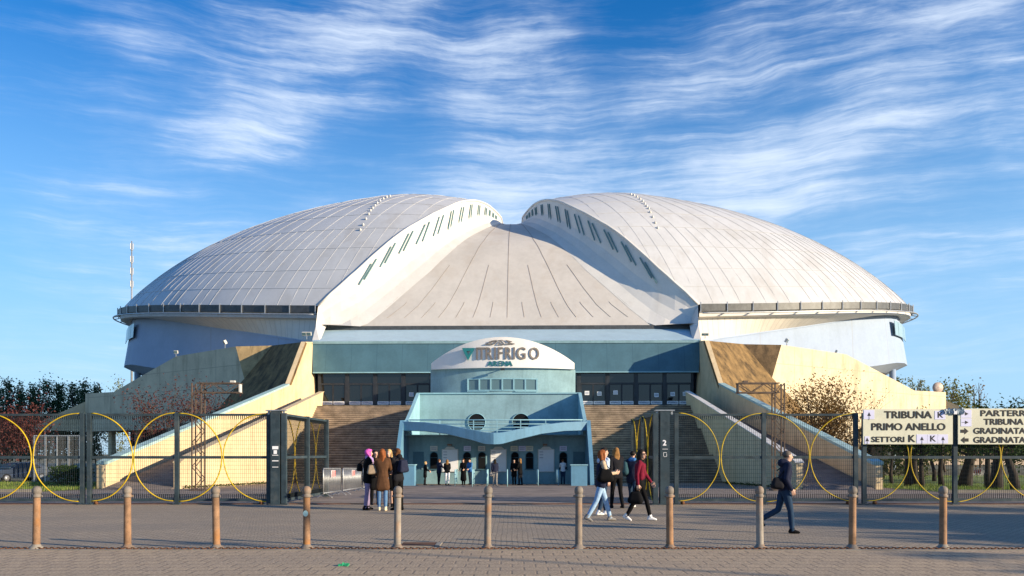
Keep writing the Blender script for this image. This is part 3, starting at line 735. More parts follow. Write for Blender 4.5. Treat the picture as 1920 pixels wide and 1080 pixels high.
mb = MB(); mb.slab([L(-5.95, 60, 2.92), L(5.95, 60, 2.92), L(5.95, 60, 6.1), L(-5.95, 60, 6.1)], L(0, .3, 0)-L(0, 0, 0)); mb.slab([L(-6.15, 59.9, 6.1), L(6.15, 59.9, 6.1), L(6.15, 59.9, 6.2), L(-6.15, 59.9, 6.2)], L(0, .5, 0)-L(0, 0, 0), 1)
mb.slab([L(-5.95, 60.2, 6.0), L(5.95, 60.2, 6.0), L(5.95, 71, 6.0), L(-5.95, 71, 6.0)], (0, 0, -.2)); mb.slab([L(-5.95, 60.2, ZT0), L(-5.95, 60.2, 6), L(-5.95, 70, 6), L(-5.95, 70, ZT0)], L(.2, 0, 0)-L(0, 0, 0)); mb.slab([L(5.95, 60.2, ZT0), L(5.95, 60.2, 6), L(5.95, 70, 6), L(5.95, 70, ZT0)], L(-.2, 0, 0)-L(0, 0, 0))
mb.build('upper_wall', [OFFICE, OFFICE_L], OFF)
for sgn in (-1, 1):
    m2 = MB(); c = L(sgn*1.66, 59.97, 3.98)
    for r_, dd, mi in ((.63, 0, 0),):
        vs = [c+Vector((r_*math.cos(a), -.006, r_*math.sin(a))) for a in np.linspace(0, 2*math.pi, 33)[:-1]]; m2.poly(vs, 1)
    m2.tube([c+Vector((.66*math.cos(a), -.03, .66*math.sin(a))) for a in np.linspace(0, 2*math.pi, 33)[:-1]], .03, 6, 0, closed=True)
    for q in range(-3, 1):
        h = math.sqrt(max(0, .6**2-(q*.17)**2)); m2.bar(c+Vector((-h, -.05, q*.17)), c+Vector((h, -.05, q*.17)), .035, .03, 0)
    m2.build('porthole', [OFFICE_L, VOID], OFF)
# terrace railing
mb = MB()
for z in (3.2, 3.42, 3.64, 3.92): mb.tube([L(-5.9, 54.35, z), L(5.9, 54.35, z)], .028 if z < 3.9 else .04, 6)
for x in (-5.8, -3.8, -1.5, .1, 1.7, 3.4, 5.8): mb.bar(L(x, 54.35, 2.9), L(x, 54.35, 3.92), .06)
mb.build('terrace_railing', OFFICE_L, OFF)
# drum with window strip
def drum(x, o=0): return 67.6+1.45*(x/6.25)**2-o
mb = MB(); XS_ = np.linspace(-6.25, 6.25, 41)
for a, b in zip(XS_[:-1], XS_[1:]):
    for z0, z1 in ((5.9, 8.84),):
        mb.add([L(a, drum(a), z0), L(b, drum(b), z0), L(b, drum(b), z1), L(a, drum(a), z1)], [(0, 1, 2, 3)], 0, True)
    mb.add([L(a, drum(a), 8.84), L(b, drum(b), 8.84), L(b, 75, 8.84), L(a, 75, 8.84)], [(0, 1, 2, 3)], 0)
for s_ in (-1, 1): mb.add([L(s_*6.25, drum(6.25), 5.9), L(s_*6.25, 75.5, 5.9), L(s_*6.25, 75.5, 8.84), L(s_*6.25, drum(6.25), 8.84)], [(0, 1, 2, 3)], 0)
mb.build('drum', OFFICE, OFF)
WF = MB(); wz0, wz1 = 6.98, 7.95
for x in np.linspace(-2.92, 2.92, 7): WF.box(L(x, drum(x, .03), (wz0+wz1)/2), (.12, .12, wz1-wz0), TH)
for a, b in zip(np.linspace(-2.98, 2.98, 13)[:-1], np.linspace(-2.98, 2.98, 13)[1:]):
    for z in (wz0, wz1): WF.bar(L(a, drum(a, .03), z), L(b, drum(b, .03), z), .10, .10)
WF.bar(L(-3.0, drum(3, .10), wz0-.1), L(-1.1, drum(1.1, .10), wz0-.1), .06, .06); WF.bar(L(1.1, drum(1.1, .10), wz0-.1), L(3.0, drum(3, .10), wz0-.1), .06, .06)
wfo = WF.build('window_frame', OFFICE_L, OFF)
for k in range(6):
    a, b = -2.86+k*.973, -2.86+(k+1)*.973-.06
    m2 = MB(); m2.poly([L(a, drum(a, .02), wz0+.04), L(b, drum(b, .02), wz0+.04), L(b, drum(b, .02), wz1-.04), L(a, drum(a, .02), wz1-.04)]); m2.build('pane', GLASS_B, wfo)
# sign
def archz(x): return 9.38+2.06*max(0, 1-(abs(x)/6.15)**2)**.95
mb = MB()
for a, b in zip(XS_[:-1]*.984, XS_[1:]*.984):
    f = [L(a, drum(a, .32), 8.86), L(b, drum(b, .32), 8.86), L(b, drum(b, .32), archz(b)), L(a, drum(a, .32), archz(a))]
    k = [L(a, drum(a, .02), 8.86), L(b, drum(b, .02), 8.86), L(b, drum(b, .02), archz(b)), L(a, drum(a, .02), archz(a))]
    mb.add(f, [(0, 1, 2, 3)]); mb.add(k, [(3, 2, 1, 0)]); mb.add([f[3], f[2], k[2], k[3]], [(0, 1, 2, 3)]); mb.add([f[1], f[0], k[0], k[1]], [(0, 1, 2, 3)])
for s_ in (-1, 1):
    x = s_*6.15; mb.add([L(x, drum(x, .32), 8.86), L(x, drum(x, .32), archz(x)), L(x, drum(x, .02), archz(x)), L(x, drum(x, .02), 8.86)], [(0, 1, 2, 3)])
SIGN = mb.build('sign', SIGNW, OFF)
def signfr(px, z, o=.375):                       # sheet of the lettering, standing proud of the face
    x = (px-948)/F*67.2; return frame4(L(x, drum(x, o), z), TH+math.atan(2*1.45*x/6.25**2)*.8)
zL = CH+(HY-663.5)/F*67.2
# the V is a solid teal wedge with a small triangular hole
def tri(x, z): return L(x, drum(3.0, .56), z)
V0 = (876-948)/F*67.2; sc = 67.2/F
o_ = [((872-948)*sc, .53), ((896-948)*sc, .53), ((883.5-948)*sc, -.53)]; i_ = [((880.5-948)*sc, .27), ((888.5-948)*sc, .27), ((884.3-948)*sc, -.06)]
mb = MB()
for a in range(3):
    b = (a+1) % 3; q = [o_[a], o_[b], i_[b], i_[a]]
    mb.slab([tri(x, zL+z) for x, z in q], L(0, .16, 0)-L(0, 0, 0))
mb.build('letter_wedge', TEAL_L, SIGN)
mb = MB()
xs = {'I': 900.5, 'T': 909, 'R': 922.5, 'I2': 934.5, 'F': 944, 'R2': 959, 'I3': 970.5, 'G': 984, 'O': 1008}
for k, px in xs.items():
    text(mb, k[0], 1.44, signfr(px, zL), 0, .022, .035, .80 if k[0] in 'GO' else .74)
mb.build('lettering', GREY_L, SIGN)
mb = MB()
for ch, px in zip('ARENA', (925.5, 935, 944, 953.5, 963)): text(mb, ch, .60, signfr(px, CH+(HY-682)/F*67.2, .37), 0, .016, .02, 1.05)
mb.build('lettering', TEAL_L, SIGN)
EM = [[(505, 228), (560, 205), (610, 215), (640, 232), (515, 229)], [(570, 185), (640, 167), (700, 160), (630, 190), (570, 187)], [(640, 230), (720, 165), (800, 160), (870, 230), (905, 206), (1005, 222), (880, 232)], [(715, 235), (758, 182), (832, 234), (715, 237)], [(850, 160), (960, 185), (905, 188), (870, 166)], [(660, 228), (700, 185), (660, 205)]]
mb = MB()
for pl in EM:
    pts = []
    for u, v in pl:
        px = 860+u/9; py = 620+v/9; x = (px-948)*sc; pts.append(L(x, drum(x, .40), CH+(HY-py)/F*67.2))
    for a, b in zip(pts[:-1], pts[1:]): mb.bar(a, b, .055, .05)
mb.build('emblem', GREY_L, SIGN)
# ticket windows, notice boards, doors, small plates
def arch(mb, x, w, z0, z1, y, mi=0, dz=0):
    pts = [(x-w/2, z0), (x+w/2, z0)]+[(x+w/2*math.cos(a), z1-w/2+w/2*math.sin(a)) for a in np.linspace(0, math.pi, 13)]
    mb.slab([L(p[0], y, p[1]) for p in pts], L(0, -.03, 0)-L(0, 0, 0), mi)
def tx(px): return Li(P(px, 860, 55.4)).x
def tzz(py): return CH+(HY-py)/F*55.4
for px in (813, 875.5, 903.5, 965.5, 993, 1056):
    m2 = MB(); x = tx(px); arch(m2, x, .58, tzz(880), tzz(847), 55.5); arch(m2, x, .48, tzz(879), tzz(848), 55.46, 1)
    m2.box(L(x, 55.42, tzz(880)), (.66, .16, .05), TH, 0); m2.box(L(x, 55.44, tzz(858)), (.46, .02, .03), TH, 0)
    m2.build('ticket_window', [TEAL, VOID], OFF)
for px in (843.5, 934.5, 1024):
    m2 = MB(); x = tx(px); z0, z1 = tzz(885), tzz(842)
    m2.box(L(x, 55.44, (z0+z1)/2), (1.14, .07, z1-z0), TH); m2.box(L(x, 55.40, (z0+z1)/2), (1.04, .02, z1-z0-.1), TH, 1)
    for j in range(3): m2.box(L(x-.33, 55.385, z1-.2-j*.2), (.26, .006, .035), TH, 2)
    m2.slab([L(x-.4, 55.44, z1), L(x+.4, 55.44, z1), L(x+.22, 55.44, z1+.16), L(x-.22, 55.44, z1+.16)], L(0, .05, 0)-L(0, 0, 0), 0)
    m2.build('notice_board', [LAMPW, PAPER, INKG], OFF)
for px in (784, 1085):
    m2 = MB(); x = tx(px); m2.box(L(x, 55.47, (ZT0+tzz(847))/2), (.75, .06, tzz(847)-ZT0), TH); m2.box(L(x+.25, 55.42, .6), (.05, .05, .12), TH, 1); m2.build('side_door', [TEAL, GALV], OFF)
for px, mt in ((813, LAMPW), (876, PAPERB), (903, LAMPW), (964, BOARD), (979, PAPERB), (993, BOARD), (1056, PAPERB)):
    m2 = MB(); x = tx(px); m2.box(L(x, 55.45, tzz(841)), (.50, .05, .36), TH)
    for j in range(2): m2.box(L(x, 55.42, tzz(841)+.05-j*.1), (.34, .006, .035), TH, 1)
    m2.build('name_plate', [mt, INKG], OFF)
for px in (843, 1022):
    m2 = MB(); x = tx(px); m2.box(L(x, 55.3, tzz(834)), (.30, .26, .14), TH); m2.box(L(x, 55.3, tzz(834)-.08), (.22, .2, .03), TH, 1); m2.build('wall_lamp', [RUST, LAMPW], OFF)
m2 = MB(); c = L(.05, 67.0, 8.72); m2.bar(c+Vector((0, .6, .05)), c, .07); m2.box(c+Vector((0, -.1, -.04)), (.34, .3, .16), 0); m2.build('wall_lamp', DARKF, OFF)
# ------------------------------------------------------------------ bollards and chain
BX = [68, 239, 406, 575, 745, 914, 1085, 1256, 1425, 1598, 1768]
YB = 13.75
BL = ['rusty iron bollard with pale concrete foot, leftmost of the row', 'rusty iron bollard in front of the left fence double post, second from left',
      'rusty iron bollard in front of the left fence ramp, third from the left end', 'rusty iron bollard carrying a round pale green sticker',
      'grey and rust bollard standing before the group of chatting women', 'grey and rust bollard standing alone before the ticket office centre',
      'rust streaked bollard just left of the woman in light blue jeans', 'rust streaked bollard in front of the gate post marked 2',
      'pale grey bollard just left of the walking man', 'rusty bollard just right of the walking man, below the settori sign', 'rusty bollard with pale foot, rightmost of the row']
BMATS = [RUST, M('paler rusted iron', (.27, .24, .205), .75, .2, 5, .4, dirt=(.36, .16, .05), dirt_scale=1.4, dirt_amt=.92),
         M('deep rusted iron', (.26, .15, .085), .8, .25, 5, .4, dirt=(.36, .15, .035), dirt_scale=1.3, dirt_amt=.95)]
CAPM = M('weathered iron cap', (.19, .165, .14), .7, .2, 6, .4, dirt=(.30, .15, .06), dirt_scale=3, dirt_amt=.6)
def bollard(mat, foot):
    c = (0, 0, 0)
    t = thing('bollard', (0, 0, 0), 'iron bollard at the pavement edge', 'bollard', 'rusty bollards along the pavement edge')
    m = MB(); m.lathe([(.062, .05), (.062, .06), (.0600, .5), (.058, .88), (.058, .90)], c, 20); m.build('post', mat, t)
    m = MB(); m.lathe([(.125, 0), (.125, .02), (.10, .045), (.075, .06), (.068, .085)], c, 20); m.build('foot', foot, t)
    m = MB(); m.lathe([(.058, .885), (.072, .892), (.076, .905), (.072, .93), (.062, .94), (.06, .95), (.072, .965), (.076, .99), (.076, 1.02), (.067, 1.05), (.045, 1.075), (.012, 1.085)], c, 20)
    for s_ in (-1, 1): m.tube([(s_*.06, 0, .917), (s_*.085, 0, .923), (s_*.095, 0, .91), (s_*.085, 0, .898), (s_*.06, 0, .902)], .009, 6)
    m.build('cap', CAPM, t)
    return t
protos = [bollard(m, f) for m, f in ((BMATS[2], RUST), (RUST, RUST), (BMATS[1], RUST), (BMATS[2], KERB))]
use = [3, 0, 0, 0, 2, 1, 1, 0, 2, 0, 3]; seen = set()
for i, px in enumerate(BX):
    q = use[i]; o = protos[q] if q not in seen else copy_tree(protos[q]); seen.add(q)
    x = (px-960)/F*YB; o.location = (x, YB, .004); o.rotation_euler = (.012*math.sin(i*3.7), .014*math.sin(i*5.1+1), .3*math.sin(i*2.1)); o['label'] = BL[i]; o['_base'] = (x, YB, .004)
    if i == 3:
        o.rotation_euler = (0, 0, 0)
        m = MB(); vs = [(x-.004+.042*math.cos(a), YB-.062-.004*abs(math.cos(a)), .62+.052*math.sin(a)) for a in np.linspace(0, 2*math.pi, 17)[:-1]]; m.slab(vs, (0, .008, 0)); m.build('sticker', M('pale green sticker', (.50, .72, .66), .5, .1, 6), o)
rnd = random.Random(3)
m = MB(); x = -9.6; k = 0
while x < 9.6:
    yy = YB-.10+.02*math.sin(x*1.3)+rnd.uniform(-.006, .006)
    a, b = Vector((x-.04, yy, .022)), Vector((x+.04, yy, .022)); w_ = .022
    if k % 2: ring = [(a.x, yy, .022), (a.x+.012, yy+w_, .022), (b.x-.012, yy+w_, .022), (b.x, yy, .022), (b.x-.012, yy-w_, .022), (a.x+.012, yy-w_, .022)]
    else: ring = [(a.x, yy, .022), (a.x+.012, yy, .040), (b.x-.012, yy, .040), (b.x, yy, .022), (b.x-.012, yy, .008), (a.x+.012, yy, .008)]
    m.tube(ring, .0095, 4, 0, closed=True); x += .058; k += 1
tag(m.build('chain', RUSTD), 'rusty iron chain lying along the foot of the bollard row', 'chain')
# drain cover and litter
t = thing('drain_cover', (P(785, 1021, 1)*0+Vector(((785-960)/F*14.47, 14.47, 0))), 'rusty rectangular drain cover with pale frame in the paving', 'drain cover')
c = Vector(t.location); m = MB()
for dx in (-.36, .36): m.box(c+Vector((dx, 0, .008)), (.09, .62, .016))
for dy in (-.31, .31): m.box(c+Vector((0, dy, .007)), (.62, .06, .012))
m.build('frame', KERB, t); m = MB(); m.box(c+Vector((0, 0, .006)), (.62, .54, .012)); m.build('lid', RUSTD, t)
m = MB(); c = Vector(((645-960)/F*11.7, 11.7, .02))
rnd = random.Random(9)
for k in range(5): m.box(c+Vector((rnd.uniform(-.06, .06), rnd.uniform(-.04, .04), .0)), (.07, .05, .02), rnd.uniform(0, 3), rot=Euler((rnd.uniform(-.6, .6), rnd.uniform(-.6, .6), rnd.uniform(0, 3))).to_matrix())
tag(m.build('crumpled_wrapper', M('green wrapper', (.03, .30, .13), .5, .2, 9)), 'small crumpled green wrapper lying on the front slabs', 'litter')

# ------------------------------------------------------------------ fence of grating with yellow rings
YF = 25.8; TOPZ = CH+(HY-776)/F*YF; LOWZ = .10; MIDZ = CH+(HY-857.5)/F*YF
def fx(px): return (px-960)/F*YF
def grating(m, a, b, z0, z1, mi=0):
    a, b = Vector((a[0], a[1], 0)), Vector((b[0], b[1], 0)); ln = (b-a).length; d = (b-a)/ln
    n = max(1, int(round(ln/.066)))
    for k in range(1, n):
        p = a+d*(ln*k/n); m.bar(p+Vector((0, 0, z0)), p+Vector((0, 0, z1)), .0042, .012, mi, up=d.cross(Vector((0, 0, 1))))
    nz = int(round((z1-z0)/.132))
    for k in range(1, nz):
        z = z0+(z1-z0)*k/nz; m.bar(a+Vector((0, 0, z)), b+Vector((0, 0, z)), .0055, .0055, mi)
def teeth(m, a, b, z0, z1):                    # close bars along the top and bottom edge
    a, b = Vector((a[0], a[1], 0)), Vector((b[0], b[1], 0)); ln = (b-a).length; n = int(ln/.066)
    for k in range(n):
        p = a+(b-a)*((k+.5)/n); m.bar(p+Vector((0, 0, z0)), p+Vector((0, 0, z1)), .020, .012)
def panel(par, a, b, ring='both', rz=1.415):
    """one bay: grating, rails and two half rings whose tips meet in the middle of the bay"""
    A, B_2 = Vector((a[0], a[1], 0)), Vector((b[0], b[1], 0)); d = (B_2-A).normalized(); ln = (B_2-A).length
    m = MB(); grating(m, a, b, LOWZ+.1, TOPZ-.06); teeth(m, a, b, TOPZ-.17, TOPZ-.05); teeth(m, a, b, LOWZ+.08, LOWZ+.24); m.build('mesh_panel', MESHM, par)
    for z, h in ((TOPZ-.03, .07), (MIDZ, .09), (LOWZ+.05, .09)): m = MB(); m.bar(A+Vector((0, 0, z)), B_2+Vector((0, 0, z)), .06, h); m.build('rail', GATE, par)
    zc = MIDZ; off = Vector((0, -.022, 0)) if abs(d.y) < .5 else Vector((-.05, 0, 0))
    for s_ in ((0, 1) if ring == 'both' else ((0,) if ring == 'a' else (1,))):
        c = A if s_ == 0 else B_2; dr = d if s_ == 0 else -d
        r = ln/2-.02
        m = MB(); w1, w2 = (A.x*3.1+s_*1.7) % 6.28, (A.x*5.3+s_) % 6.28
        wob = lambda t: 1+.006*math.sin(3*t+w1)+.004*math.sin(7*t+w2)
        pts = [c+dr*(.06+(r-.06)*math.cos(t)*wob(t))+Vector((0, 0, zc+rz*math.sin(t)*wob(t)))+off for t in np.linspace(-math.pi/2, math.pi/2, 40)]
        m.tube(pts, (.021 if A.x < 0 else .0165), 6); m.build('ring', YEL, par)
def post(par, p, w=.13, top=None, name='post', dp=.12):
    m = MB(); z = top or TOPZ+.03; m.box((p[0], p[1], z/2+.02), (w, dp, z-.04)); m.box((p[0], p[1], .015), (w+.1, dp+.1, .03)); return m.build(name, GATE, par)
def wheel(par, x):
    m = MB(); m.tube([(x, YF-.04, .06), (x, YF+.04, .06)], .06, 12); m.build('wheel', RUSTD, par)
def run(name, label, cat, pxs, wide=None, wheels=()):
    t = thing(name, (fx(pxs[0]), YF, 0), label, cat, 'grating fence and gates along the street')
    for a, b in zip(pxs[:-1], pxs[1:]): panel(t, (fx(a), YF), (fx(b), YF))
    for p in pxs: post(t, (fx(p), YF))
    for w_ in wheels: wheel(t, fx(w_))
    return t
run('fence', 'left end of the dark grating fence with yellow rings, car behind it', 'fence', [-212, -33, 155], wheels=(-20,))
run('sliding_gate', 'dark grating sliding gate with yellow rings in front of the sunlit cream ramp', 'gate', [168, 332, 504], wheels=(180, 490))
run('sliding_gate', 'dark grating sliding gate with yellow rings in front of the shaded grey ramp', 'gate', [1268, 1432, 1604], wheels=(1280, 1590))
run('fence', 'right end of the dark grating fence with yellow rings, behind the cream signs', 'fence', [1620, 1790, 1962, 2134], wheels=(1640,))
# gate posts
def gatepost(px, label):
    t = thing('gate_post', (fx(px), YF-.05, 0), label, 'gate post'); z = CH+(HY-771)/F*YF; x = fx(px)
    m = MB(); m.box((x, YF-.05, z/2), (.30, .26, z)); m.box((x, YF-.05, .01), (.42, .38, .02)); m.build('post', GATE, t)
    m = MB(); m.box((x, YF-.05, z+.02), (.62, .30, .03)); m.box((x-.24, YF-.05, z-.05), (.06, .06, .12)); m.box((x+.24, YF-.05, z-.05), (.06, .06, .12)); m.build('bracket', GALV, t)
    return t, x, z
t, x, z = gatepost(519, 'wide blue grey gate post with torn stickers beside the left open gate leaf')
for zz, w_, h_ in ((1.58, .19, .10), (1.44, .10, .12), (1.16, .20, .03), (.96, .19, .02), (1.34, .19, .02)):
    m = MB(); m.box((x+.005, YF-.19, zz+.25), (w_, .012, h_)); m.build('sticker', PAPER, t)
t, x, z = gatepost(1245, 'wide blue grey gate post painted with a white 2 beside the right open gate leaf')
m = MB(); text(m, '2', .24, frame4((x-.02, YF-.186, CH+(HY-831)/F*YF)), 0, .012, .004); m.build('number', PAPER, t)
m = MB(); zz = CH+(HY-852)/F*YF
for dx, dz, w_, h_ in ((-.05, 0, .012, .12), (.05, -.02, .012, .10), (0, .06, .11, .012), (0, -.07, .08, .012)): m.box((x+dx, YF-.185, zz+dz), (w_, .006, h_))
m.box((x, YF-.185, zz+.17), (.18, .006, .012)); m.build('scratch_marks', PAPER, t)
# open leaves, swung into the yard
def leaf(px0, d0, px1, d1, label):
    a = Vector(((px0-960)/F*d0, d0, 0)); b = Vector(((px1-960)/F*d1, d1, 0))
    t = thing('gate_leaf', a, label, 'gate', 'open gate leaves'); mid_ = (a+b)/2
    panel(t, a, mid_); panel(t, mid_, b)
    for p in (a, mid_, b): post(t, p, .15, TOPZ+.02, 'post', .15)
    return t
leaf(533, 25.7, 612, 30.6, 'open gate leaf with yellow rings swung inward beside the left gate post')
leaf(1229, 25.7, 1187, 30.2, 'open gate leaf with yellow rings swung inward beside the right gate post')

# ------------------------------------------------------------------ sign boards on the fence
YS = YF-.16
def sx(px): return (px-960)/F*YS
def sz(py): return CH+(HY-py)/F*YS
def board(px0, px1, py0, py1, label):
    t = thing('direction_sign', ((sx(px0)+sx(px1))/2, YS, sz(py1)), label, 'sign', 'cream sector signs on the fence')
    m = MB(); m.box(((sx(px0)+sx(px1))/2, YS, (sz(py0)+sz(py1))/2), (sx(px1)-sx(px0), .03, sz(py0)-sz(py1))); m.build('board', BOARD, t)
    return t
def words(t, s, px, py, hpx, wpx):
    h = hpx/F*YS/.70; m = MB(); tmp = MB(); w0 = text(tmp, s, h, frame4((0, 0, 0)), 0, 0, .004)
    text(m, s, h, frame4((sx(px), YS-.021, sz(py))), 0, .042*h, .004, wpx/F*YS/w0*.97); m.build('lettering', INK, t)
def sticker(t, px, py, wpx, hpx, ch=None, arrow=None):
    m = MB(); m.box((sx(px), YS-.019, sz(py)), (wpx/F*YS, .006, hpx/F*YS))
    if ch: text(m, ch, 11/F*YS/.7, frame4((sx(px), YS-.025, sz(py))), 1, .008, .002, 1.1)
    if arrow is not None:
        c = Vector((sx(px), YS-.026, sz(py))); r_ = .075
        pts = [(0, 1), (-.75, -.55), (.75, -.55)] if arrow == 'up' else [(1, 0), (-.5, .75), (-.5, -.75)]
        m.slab([c+Vector((u*r_, 0, v*r_)) for u, v in pts], (0, .004, 0), 1)
        if arrow == 'up': m.box(c+Vector((0, .001, -.11)), (.012, .004, .12), mi=1)
        else: m.box(c+Vector((-.09, .001, 0)), (.10, .004, .012), mi=1)
    m.build('sticker', [PAPERB, INK], t)
t = board(1618, 1786, 767, 833, 'cream sign reading TRIBUNA PRIMO ANELLO SETTORI K with pale stickers')
words(t, 'TRIBUNA', 1702, 778.5, 13, 91); words(t, 'PRIMO ANELLO', 1702.5, 801, 13, 142); words(t, 'SETTORI', 1664.5, 824.5, 10, 63); words(t, 'K', 1708.5, 823, 13, 12)
sticker(t, 1629, 777.5, 20, 17, None, 'up'); sticker(t, 1762, 778.5, 20, 16, 'K'); sticker(t, 1625.5, 825, 9, 14, None, 'up'); sticker(t, 1728, 823, 20, 17, None, 'up'); sticker(t, 1748, 823, 19, 17, 'K'); sticker(t, 1767.5, 823, 19, 17, None, 'up')
t = board(1796, 1962, 766, 833, 'cream sign reading PARTERRE TRIBUNA GRADINATA with black arrows, cut by the picture edge')
words(t, 'PARTERRE', 1885, 775.5, 11, 97); words(t, 'TRIBUNA', 1881, 791.5, 11, 76); words(t, 'GRADINATA', 1873, 808.5, 11, 100); words(t, 'GRADINATA', 1873, 825.5, 11, 100)
sticker(t, 1811, 776, 20, 15, None, 'r'); sticker(t, 1811, 792, 20, 15, None, 'r')
m = MB()
for py, s_ in ((808.5, 1), (825, -1)):
    c = Vector((sx(1808), YS-.022, sz(py))); k = 1.0/F*YS
    for q in ([(-7.5, -3), (0, -3), (0, 3), (-7.5, 3)], [(0, -6), (7.5, 0), (0, 6)]): m.slab([c+Vector((u*k*s_, 0, v*k)) for u, v in q], (0, .006, 0))
m.build('arrow', INK, t)
m = MB(); rnd = random.Random(4)
for px in (1776, 1783, 1799):
    c = Vector((sx(px), YS-.05, sz(770))); 
    for k in range(7): m.box(c+Vector((rnd.uniform(-.1, .1), 0, rnd.uniform(-.08, .06))), (.13, .03, .06), rot=Euler((0, rnd.uniform(-1, 1), rnd.uniform(-.5, .5))).to_matrix())
m.box((sx(1789), YS-.06, sz(774)), (.10, .05, .10), mi=1)
tag(m.build('tape_knots', [M('blue grey tape', (.16, .23, .30), .4, .2, 7), PAPER]), 'knots of blue grey tape tying the cream signs to the fence', 'tape')

# ------------------------------------------------------------------ crowd barriers
def barrier(a, b, label):
    t = thing('crowd_barrier', (0, 0, 0), label, 'barrier', 'galvanised crowd barriers with red white plates'); a, b = Vector(a), Vector(b); d = (b-a).normalized(); up = Vector((0, 0, 1))
    t.location = a; t['_base'] = tuple(a)
    m = MB(); cr = .08
    pts = [a+up*.18, a+up*1.02, a+d*cr+up*1.1, b-d*cr+up*1.1, b+up*1.02, b+up*.18]
    m.tube([a+up*.18+d*.0]+pts[1:]+[b+up*.18, a+up*.18], .021, 6); m.build('frame', GALV, t)
    m = MB(); n = int((b-a).length/.11)
    for k in range(1, n): q = a+(b-a)*(k/n); m.tube([q+up*.18, q+up*1.09], .008, 4)
    m.build('bars', GALV, t)
    for q in (a+d*.3, b-d*.3):
        m = MB(); s_ = Vector((-d.y, d.x, 0))*.28; m.tube([q+s_, q+up*.03+s_*.9, q+up*.19, q+up*.03-s_*.9, q-s_], .016, 5); m.build('leg', GALV, t)
    m = MB(); c = (a+b)/2; ln = (b-a).length; s_ = Vector((d.y, -d.x, 0))*.025
    w2, z0, z1 = .42, .76, 1.02
    m.slab([c-d*w2+up*z0+s_, c+d*w2+up*z0+s_, c+d*w2+up*z1+s_, c-d*w2+up*z1+s_], s_*.3, 0)
    for k in range(5):
        u0 = -w2+.04+k*.17; m.slab([c+d*u0+up*(z0+.01)+s_*1.4, c+d*(u0+.085)+up*(z0+.01)+s_*1.4, c+d*(u0+.145)+up*(z1-.01)+s_*1.4, c+d*(u0+.06)+up*(z1-.01)+s_*1.4], s_*.2, 1)
    m.build('plate', [PAPER, RED], t)
def G(px, d): return Vector(((px-960)/F*d, d, gz(d)))
bp = [(603, 29.5), (640, 33.2), (678, 38.6), (712, 45)]
bl = ['galvanised crowd barrier touching the open left gate leaf', 'galvanised crowd barrier in the middle of the short row before the stairs', 'galvanised crowd barrier nearest the pink haired woman, farthest of its row']
for (p0, d0), (p1, d1), l in zip(bp[:-1], bp[1:], bl): barrier(G(p0+3, d0+.15), G(p1-1, d1-.1), l)
barrier(G(1812, 52), G(1852, 50), 'galvanised crowd barrier on the grass under the dark trees')

# ------------------------------------------------------------------ blue handrails at the steps before the counters
def handrail(px, d, label, n=5, ln=2.4):
    a = G(px, d); t = thing('handrail', a, label, 'handrail', 'pale blue handrails before the ticket counters'); up = Vector((0, 0, 1))
    m = MB(); q = [a+L(0, 105, 0)*0+Vector((0, ln*k/(n-1), 0)) for k in range(n)]
    for k in (0, n-1): m.tube([q[k], q[k]+up*(.98)], .028, 6)
    m.tube([q[0]+up*.98, q[-1]+up*.98], .028, 6); m.tube([q[0]+up*.15, q[-1]+up*.15], .018, 6)
    for k in range(1, 12): p = a+Vector((0, ln*k/12, 0)); m.tube([p+up*.15, p+up*.98], .011, 4)
    m.build('rail_frame', OFFICE_L, t); return t
for px, d, l in ((853, 50, 'pale blue handrail beside the woman in dotted trousers'), (885.5, 47.5, 'pale blue handrail nearest the camera, left of the long haired woman'), (913, 48.5, 'pale blue handrail touching the long haired woman on her left'),
                 (951, 47.5, 'pale blue handrail just right of the long haired woman'), (1009, 50.5, 'pale blue handrail left of the pale blank notice board'), (1047, 50.5, 'pale blue handrail beside the rightmost ticket window')): handrail(px, d, l)

# ------------------------------------------------------------------ rusty truss gantries and floodlights
def truss(m, a, b, w, up):
    a, b, up = Vector(a), Vector(b), Vector(up)*w; d = (b-a); n = max(2, int(d.length/w/1.15))
    s_ = d.normalized().cross(up).normalized()*w*.5
    for o in (up*.5+s_, up*.5-s_, -up*.5+s_, -up*.5-s_): m.bar(a+o, b+o, .06)
    for k in range(n):
        p, q = a+d*(k/n), a+d*((k+1)/n); sg = 1 if k % 2 else -1
        for e in (s_, -s_): m.bar(p+up*.5*sg+e, q-up*.5*sg+e, .035)
        m.bar(p+up*.5*sg+s_, p+up*.5*sg-s_, .026)
def gantry(px, d, pxend, top, label):
    b = G(px, d); t = thing('gantry', b, label, 'gantry', 'rusty truss gantries beside the ramps'); zt = CH+(HY-top)/F*d; xe = (pxend-960)/F*d
    m = MB(); truss(m, b, (b.x, d, zt), .46, (1, 0, 0)); m.box((b.x, d, b.z+.03), (.7, .7, .06)); m.build('mast', TRUSSM, t)
    m = MB(); truss(m, (b.x, d, zt-.23), (xe, d, zt-.23), .46, (0, 0, 1)); m.build('boom', TRUSSM, t)
    m = MB(); e = Vector((xe, d, zt)); m.box(e+Vector((0, -.1, -.25)), (.06, .3, .4)); m.box(e+Vector((-.4 if xe > b.x else .4, 0, .08)), (.22, .2, .12)); m.build('end_fitting', LAMPW if xe > b.x and px < 900 else TRUSSM, t)
gantry(372, 39.5, 452, 719, 'rusty truss gantry standing before the sunlit cream ramp')
gantry(1459, 39.5, 1382, 719, 'rusty truss gantry standing before the shaded grey ramp')
